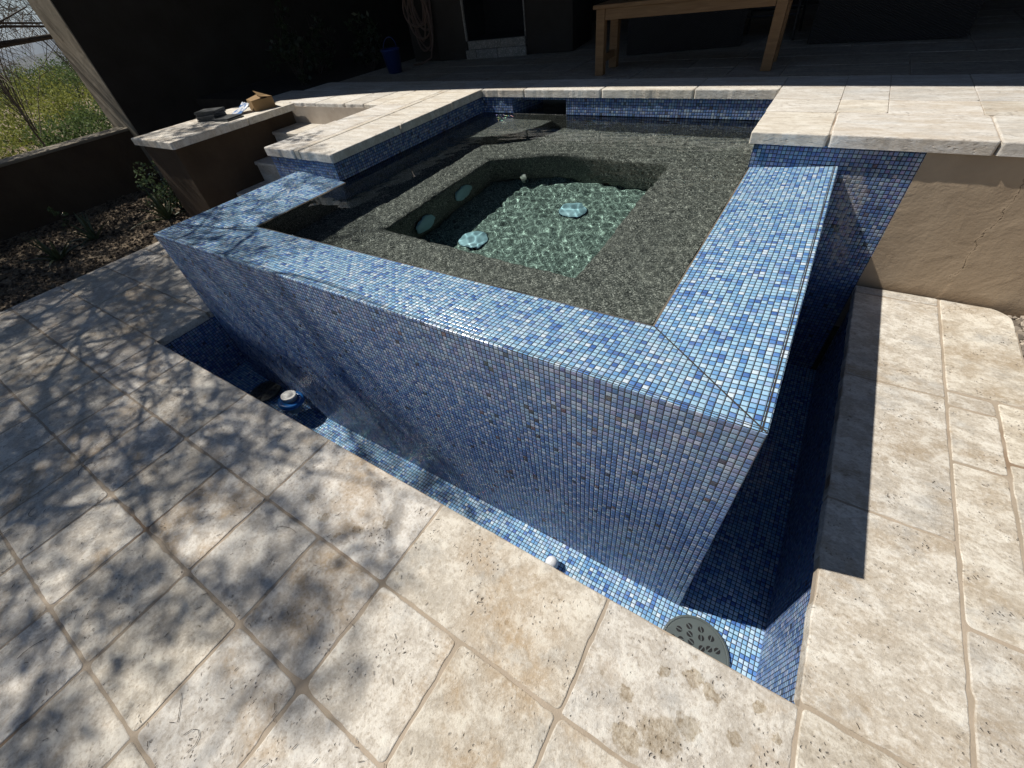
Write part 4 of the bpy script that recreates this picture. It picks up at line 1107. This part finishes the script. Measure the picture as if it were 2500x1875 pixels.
def shrub(name, loc, rx, rz, n, seed, label, mat, ll=0.03, lw_=0.011, cat='shrub', group=None, stems=9, clump=0.10):
    q = random.Random(seed); o = thing(name, loc, label, cat, group)
    w = MB(); b = MB(True)
    tips = []
    for i in range(stems):
        v = sph(q); tip = Vector((v.x * rx * 0.85, v.y * rx * 0.85, rz * (0.9 + 0.8 * v.z)))
        mid = tip * 0.5 + Vector((q.uniform(-.1, .1) * rx, q.uniform(-.1, .1) * rx, 0.08 * rz))
        w.tube([(0, 0, -0.02), mid, tip], [0.012 * rx + 0.004, 0.008 * rx + 0.002, 0.002], 4)
        tips += [mid, tip, mid.lerp(tip, 0.5), mid.lerp(tip, 0.8)]
    for i in range(n):
        if i % 14 == 0:
            c = q.choice(tips) + sph(q) * clump * rx * 2
            if q.random() < 0.5:
                v = sph(q).normalized() * q.uniform(0.6, 1.0); c = Vector((v.x * rx, v.y * rx, rz * (1 + v.z * 0.95)))
            base_v = q.random()
        p = c + sph(q) * clump * rx * 2.2
        if p.z < 0.01: p.z = 0.01 + q.random() * 0.05
        v = min(1, max(0, base_v * 0.6 + q.random() * 0.4)); b.cur = (v, v, v)
        b.leaf(p, sph(q) + Vector((0, 0, 0.3)), sph(q), ll * q.uniform(0.6, 1.3), lw_ * q.uniform(0.7, 1.3))
    w.build('stems', M_BARK, o); b.build('foliage', mat, o)
    return o
shrub('round_leaf_shrub', (-6.52, 1.20, -0.70), 0.29, 0.35, 640, 31, 'small shrub with glossy round leaves against the planter wall', M_LEAF, 0.036, 0.015, stems=11)
shrub('round_leaf_shrub', (-7.55, 0.30, -0.70), 0.10, 0.16, 90, 32, 'spindly low shrub at the shadow line in the bed', M_LEAF, 0.034, 0.014, stems=5)
for i, (x, y, z, rx, rz) in enumerate(((-6.5, 3.5, 0.13, 0.35, 0.36), (-7.1, 4.3, 0.13, 0.45, 0.5), (-6.0, 4.4, 0.13, 0.28, 0.32))):
    shrub('shade_plant', (x, y, z), rx, rz, 420, 50 + i, ('low leafy plant in the black shade behind the planter wall', 'tall leafy plant in the black shade near the tall wall', 'leafy plant in the black shade left of the blue bucket')[i], M_DKLEAF, 0.07, 0.018, cat='plant')

# desert beyond the low wall
def at(az, dist):
    a = R(az); x = cam.location.x + math.sin(a) * dist; y = cam.location.y + math.cos(a) * dist
    return x, y, height(x, y)
q = random.Random(77)
spec = []
kinds = [('creosote_bush', M_OLIVE, 'shrub'), ('palo_verde', M_YEL, 'tree'), ('sage_bush', M_GREY, 'shrub'), ('dry_bush', M_DRY, 'shrub')]
lab = {'creosote_bush': 'olive green creosote bush on the desert beyond the low wall', 'palo_verde': 'yellow green palo verde on the desert beyond the low wall',
       'sage_bush': 'grey sage bush on the desert beyond the low wall', 'dry_bush': 'leafless grey twiggy bush on the desert beyond the low wall'}
for (az, dist, kd, rx, rz) in [(-83, 15, 1, 1.5, 1.15), (-79, 19, 1, 1.7, 1.2), (-76, 15, 0, 1.0, 0.8), (-74.5, 21, 1, 1.3, 1.0), (-72, 17, 0, 1.1, 0.8), (-70.5, 24, 1, 1.2, 1.0), (-69, 15.5, 2, 0.8, 0.5),
                            (-75, 12.0, 2, 0.7, 0.4), (-80, 11.6, 2, 0.8, 0.5), (-77.5, 11.2, 3, 0.7, 0.5), (-73, 11.8, 3, 0.6, 0.5), (-84, 11.5, 3, 0.7, 0.55), (-70, 12.5, 0, 0.6, 0.45), (-86, 20, 0, 1.6, 1.2),
                            (-81, 30, 0, 2.2, 1.5), (-77, 32, 1, 2.2, 1.5), (-73.5, 33, 0, 2.2, 1.4), (-70, 36, 0, 2.4, 1.6), (-67.5, 26, 0, 1.5, 1.0), (-84, 44, 0, 3.0, 1.9), (-79.5, 48, 0, 3.0, 1.9), (-75.5, 50, 0, 3.2, 2.0), (-71.5, 52, 0, 3.2, 2.0), (-68, 50, 0, 3.0, 1.9)]:
    nm, mt, ct = kinds[kd]; x, y, z = at(az, dist)
    rz *= 0.44
    spec.append((nm, (x, y, z), rx, rz, mt, ct, kd, az, dist))
ordw = ['nearest', 'second', 'third', 'fourth', 'fifth', 'sixth', 'seventh', 'eighth', 'ninth', 'tenth', 'eleventh', 'twelfth', 'thirteenth', 'fourteenth']
cnt = {}
for i, (nm, loc, rx, rz, mt, ct, kd, az, dist) in enumerate(sorted(spec, key=lambda s_: s_[8])):
    c_ = cnt.get(nm, 0); cnt[nm] = c_ + 1
    size = 0.035 + dist * 0.0022
    n = 3200 if kd != 3 else 1200
    l2 = lab[nm].split(' on the')[0]
    o = shrub(nm, loc, rx, rz, n, 100 + i, '%s in the desert, %s from the low wall of its kind' % (l2, ordw[c_]), mt,
              size * (2.2 if kd == 3 else 1.0), size * (0.03 if kd == 3 else 0.28), ct, 'desert bushes beyond the low wall', 12, 0.09)
# bare drooping branches of a thin tree beyond the wall
M_GBARK = plain('grey_bark', (0.11, 0.095, 0.08), 0.9, 0.3, 12.0)
def bare_tree(az, dist, h, seed, label):
    q = random.Random(seed); x, y, z = at(az, dist); o = thing('bare_tree', (x, y, z), label, 'tree', 'thin bare trees beyond the low wall')
    b = MB(); tw_ = MB(True)
    b.tube([(0, 0, -0.1), (0.1, 0, h * 0.25), (0.05, 0.1, h * 0.45)], [0.022, 0.018, 0.012], 6)
    for i in range(34):
        a = q.uniform(0, 6.28); r = q.uniform(0.5, 1.6); s_ = Vector((0.06, 0.05, h * q.uniform(0.2, 0.45)))
        up = h * q.uniform(0.35, 0.6)
        pts = [s_ + Vector((math.cos(a) * r * t, math.sin(a) * r * t, up * (math.sin(t * 1.9)) * (1.0 if t < .8 else .95))) for t in (0, .25, .5, .75, 1.0)]
        b.tube(pts, [0.007, 0.006, 0.005, 0.004, 0.003], 4)
        for kx in range(7):
            t = q.uniform(0.35, 1.0) * 4; j = min(3, int(t)); p = pts[j].lerp(pts[j + 1], t - j)
            d = sph(q) * 0.35 + Vector((math.cos(a) * 0.2, math.sin(a) * 0.2, q.uniform(-0.35, 0.25)))
            v = q.random() * 0.4; tw_.cur = (v, v, v)
            tw_.tube([p, p + d * 0.6, p + d * 1.2 + Vector((0, 0, -0.12))], [0.006, 0.004, 0.002], 3)
    b.build('trunk', M_GBARK, o); tw_.build('crown', M_DRY, o)
bare_tree(-78, 13.0, 3.0, 3, 'thin bare tree with drooping twigs just beyond the low wall, the nearer one')
bare_tree(-72.5, 16.0, 3.1, 4, 'thin bare tree with drooping twigs beside the tall wall edge, the farther one')
for i, (az, dist) in enumerate(((-68.6, 12.6), (-71.2, 11.6))):
    x, y, z = at(az, dist); q = random.Random(i + 9); o = thing('cholla_cactus', (x, y, z), ('pale spiny cholla cactus by the tall wall edge', 'pale spiny cholla cactus just over the low wall top')[i], 'cactus', 'cholla cacti')
    b = MB(True)
    for kx in range(9):
        a = q.uniform(0, 6.28); p = Vector((math.cos(a) * .05, math.sin(a) * .05, 0.05)); d = Vector((math.cos(a) * .7, math.sin(a) * .7, q.uniform(.5, 1.2)))
        for s_ in range(3):
            e2 = p + d.normalized() * 0.22; v = q.random(); b.cur = (v, v, v)
            b.tube([p, p.lerp(e2, .5), e2], [0.04, 0.052, 0.035], 7); p = e2; d = d + sph(q) * 0.8 + Vector((0, 0, .1))
    b.build('arms', M_CHOL, o)
# far hills
b = MB(); b.sm = True
def ridge(r, base, amp, s0, zb0):
    prev = None
    for i in range(161):
        a = R(-150 + i * 1.0); x, y = math.sin(a) * r, math.cos(a) * r
        zt2 = base + amp * (noise.noise((a * 6 + s0, 0.3, 0)) + 0.45 * noise.noise((a * 19 + s0, 1.1, 0)) + 0.2 * noise.noise((a * 47 + s0, 2.1, 0)))
        idx = b.add([(x * 0.8, y * 0.8, zb0), (x * 0.93, y * 0.93, zb0 + (zt2 - zb0) * 0.55 + amp * 0.3 * noise.noise((a * 30, 5, 0))), (x, y, zt2), (x * 1.15, y * 1.15, zb0)])
        if prev is not None:
            for e_ in range(3): b.face((prev + e_, idx + e_, idx + e_ + 1, prev + e_ + 1))
        prev = idx
ridge(900, -12, 9, 1.0, -55); ridge(2600, 10, 45, 4.0, -150)
hm = NT('hill_scrub'); _p = hm.n('NewGeometry').outputs['Position']
hm = hm.done(hm.mix(hm.mr(hm.noise(_p, 0.03, 6, 0.7), 0.35, 0.65), (0.055, 0.058, 0.060), (0.10, 0.10, 0.095)), 0.95)
struct(b.build('hills', hm))
hzm = NT('haze_air'); pvn = hzm.n('VolumePrincipled', {'Color': (0.66, 0.80, 0.97, 1), 'Density': 0.00025})
hzm.t.links.new(pvn.outputs[0], hzm.out.inputs[1])
b = MB(); b.box(-4850, 4850, -4850, 4850, -200, 95); o = b.build('haze', hzm.m); o['kind'] = 'stuff'; tag(o, 'thin blue desert haze filling the air out to the far hills', 'haze')
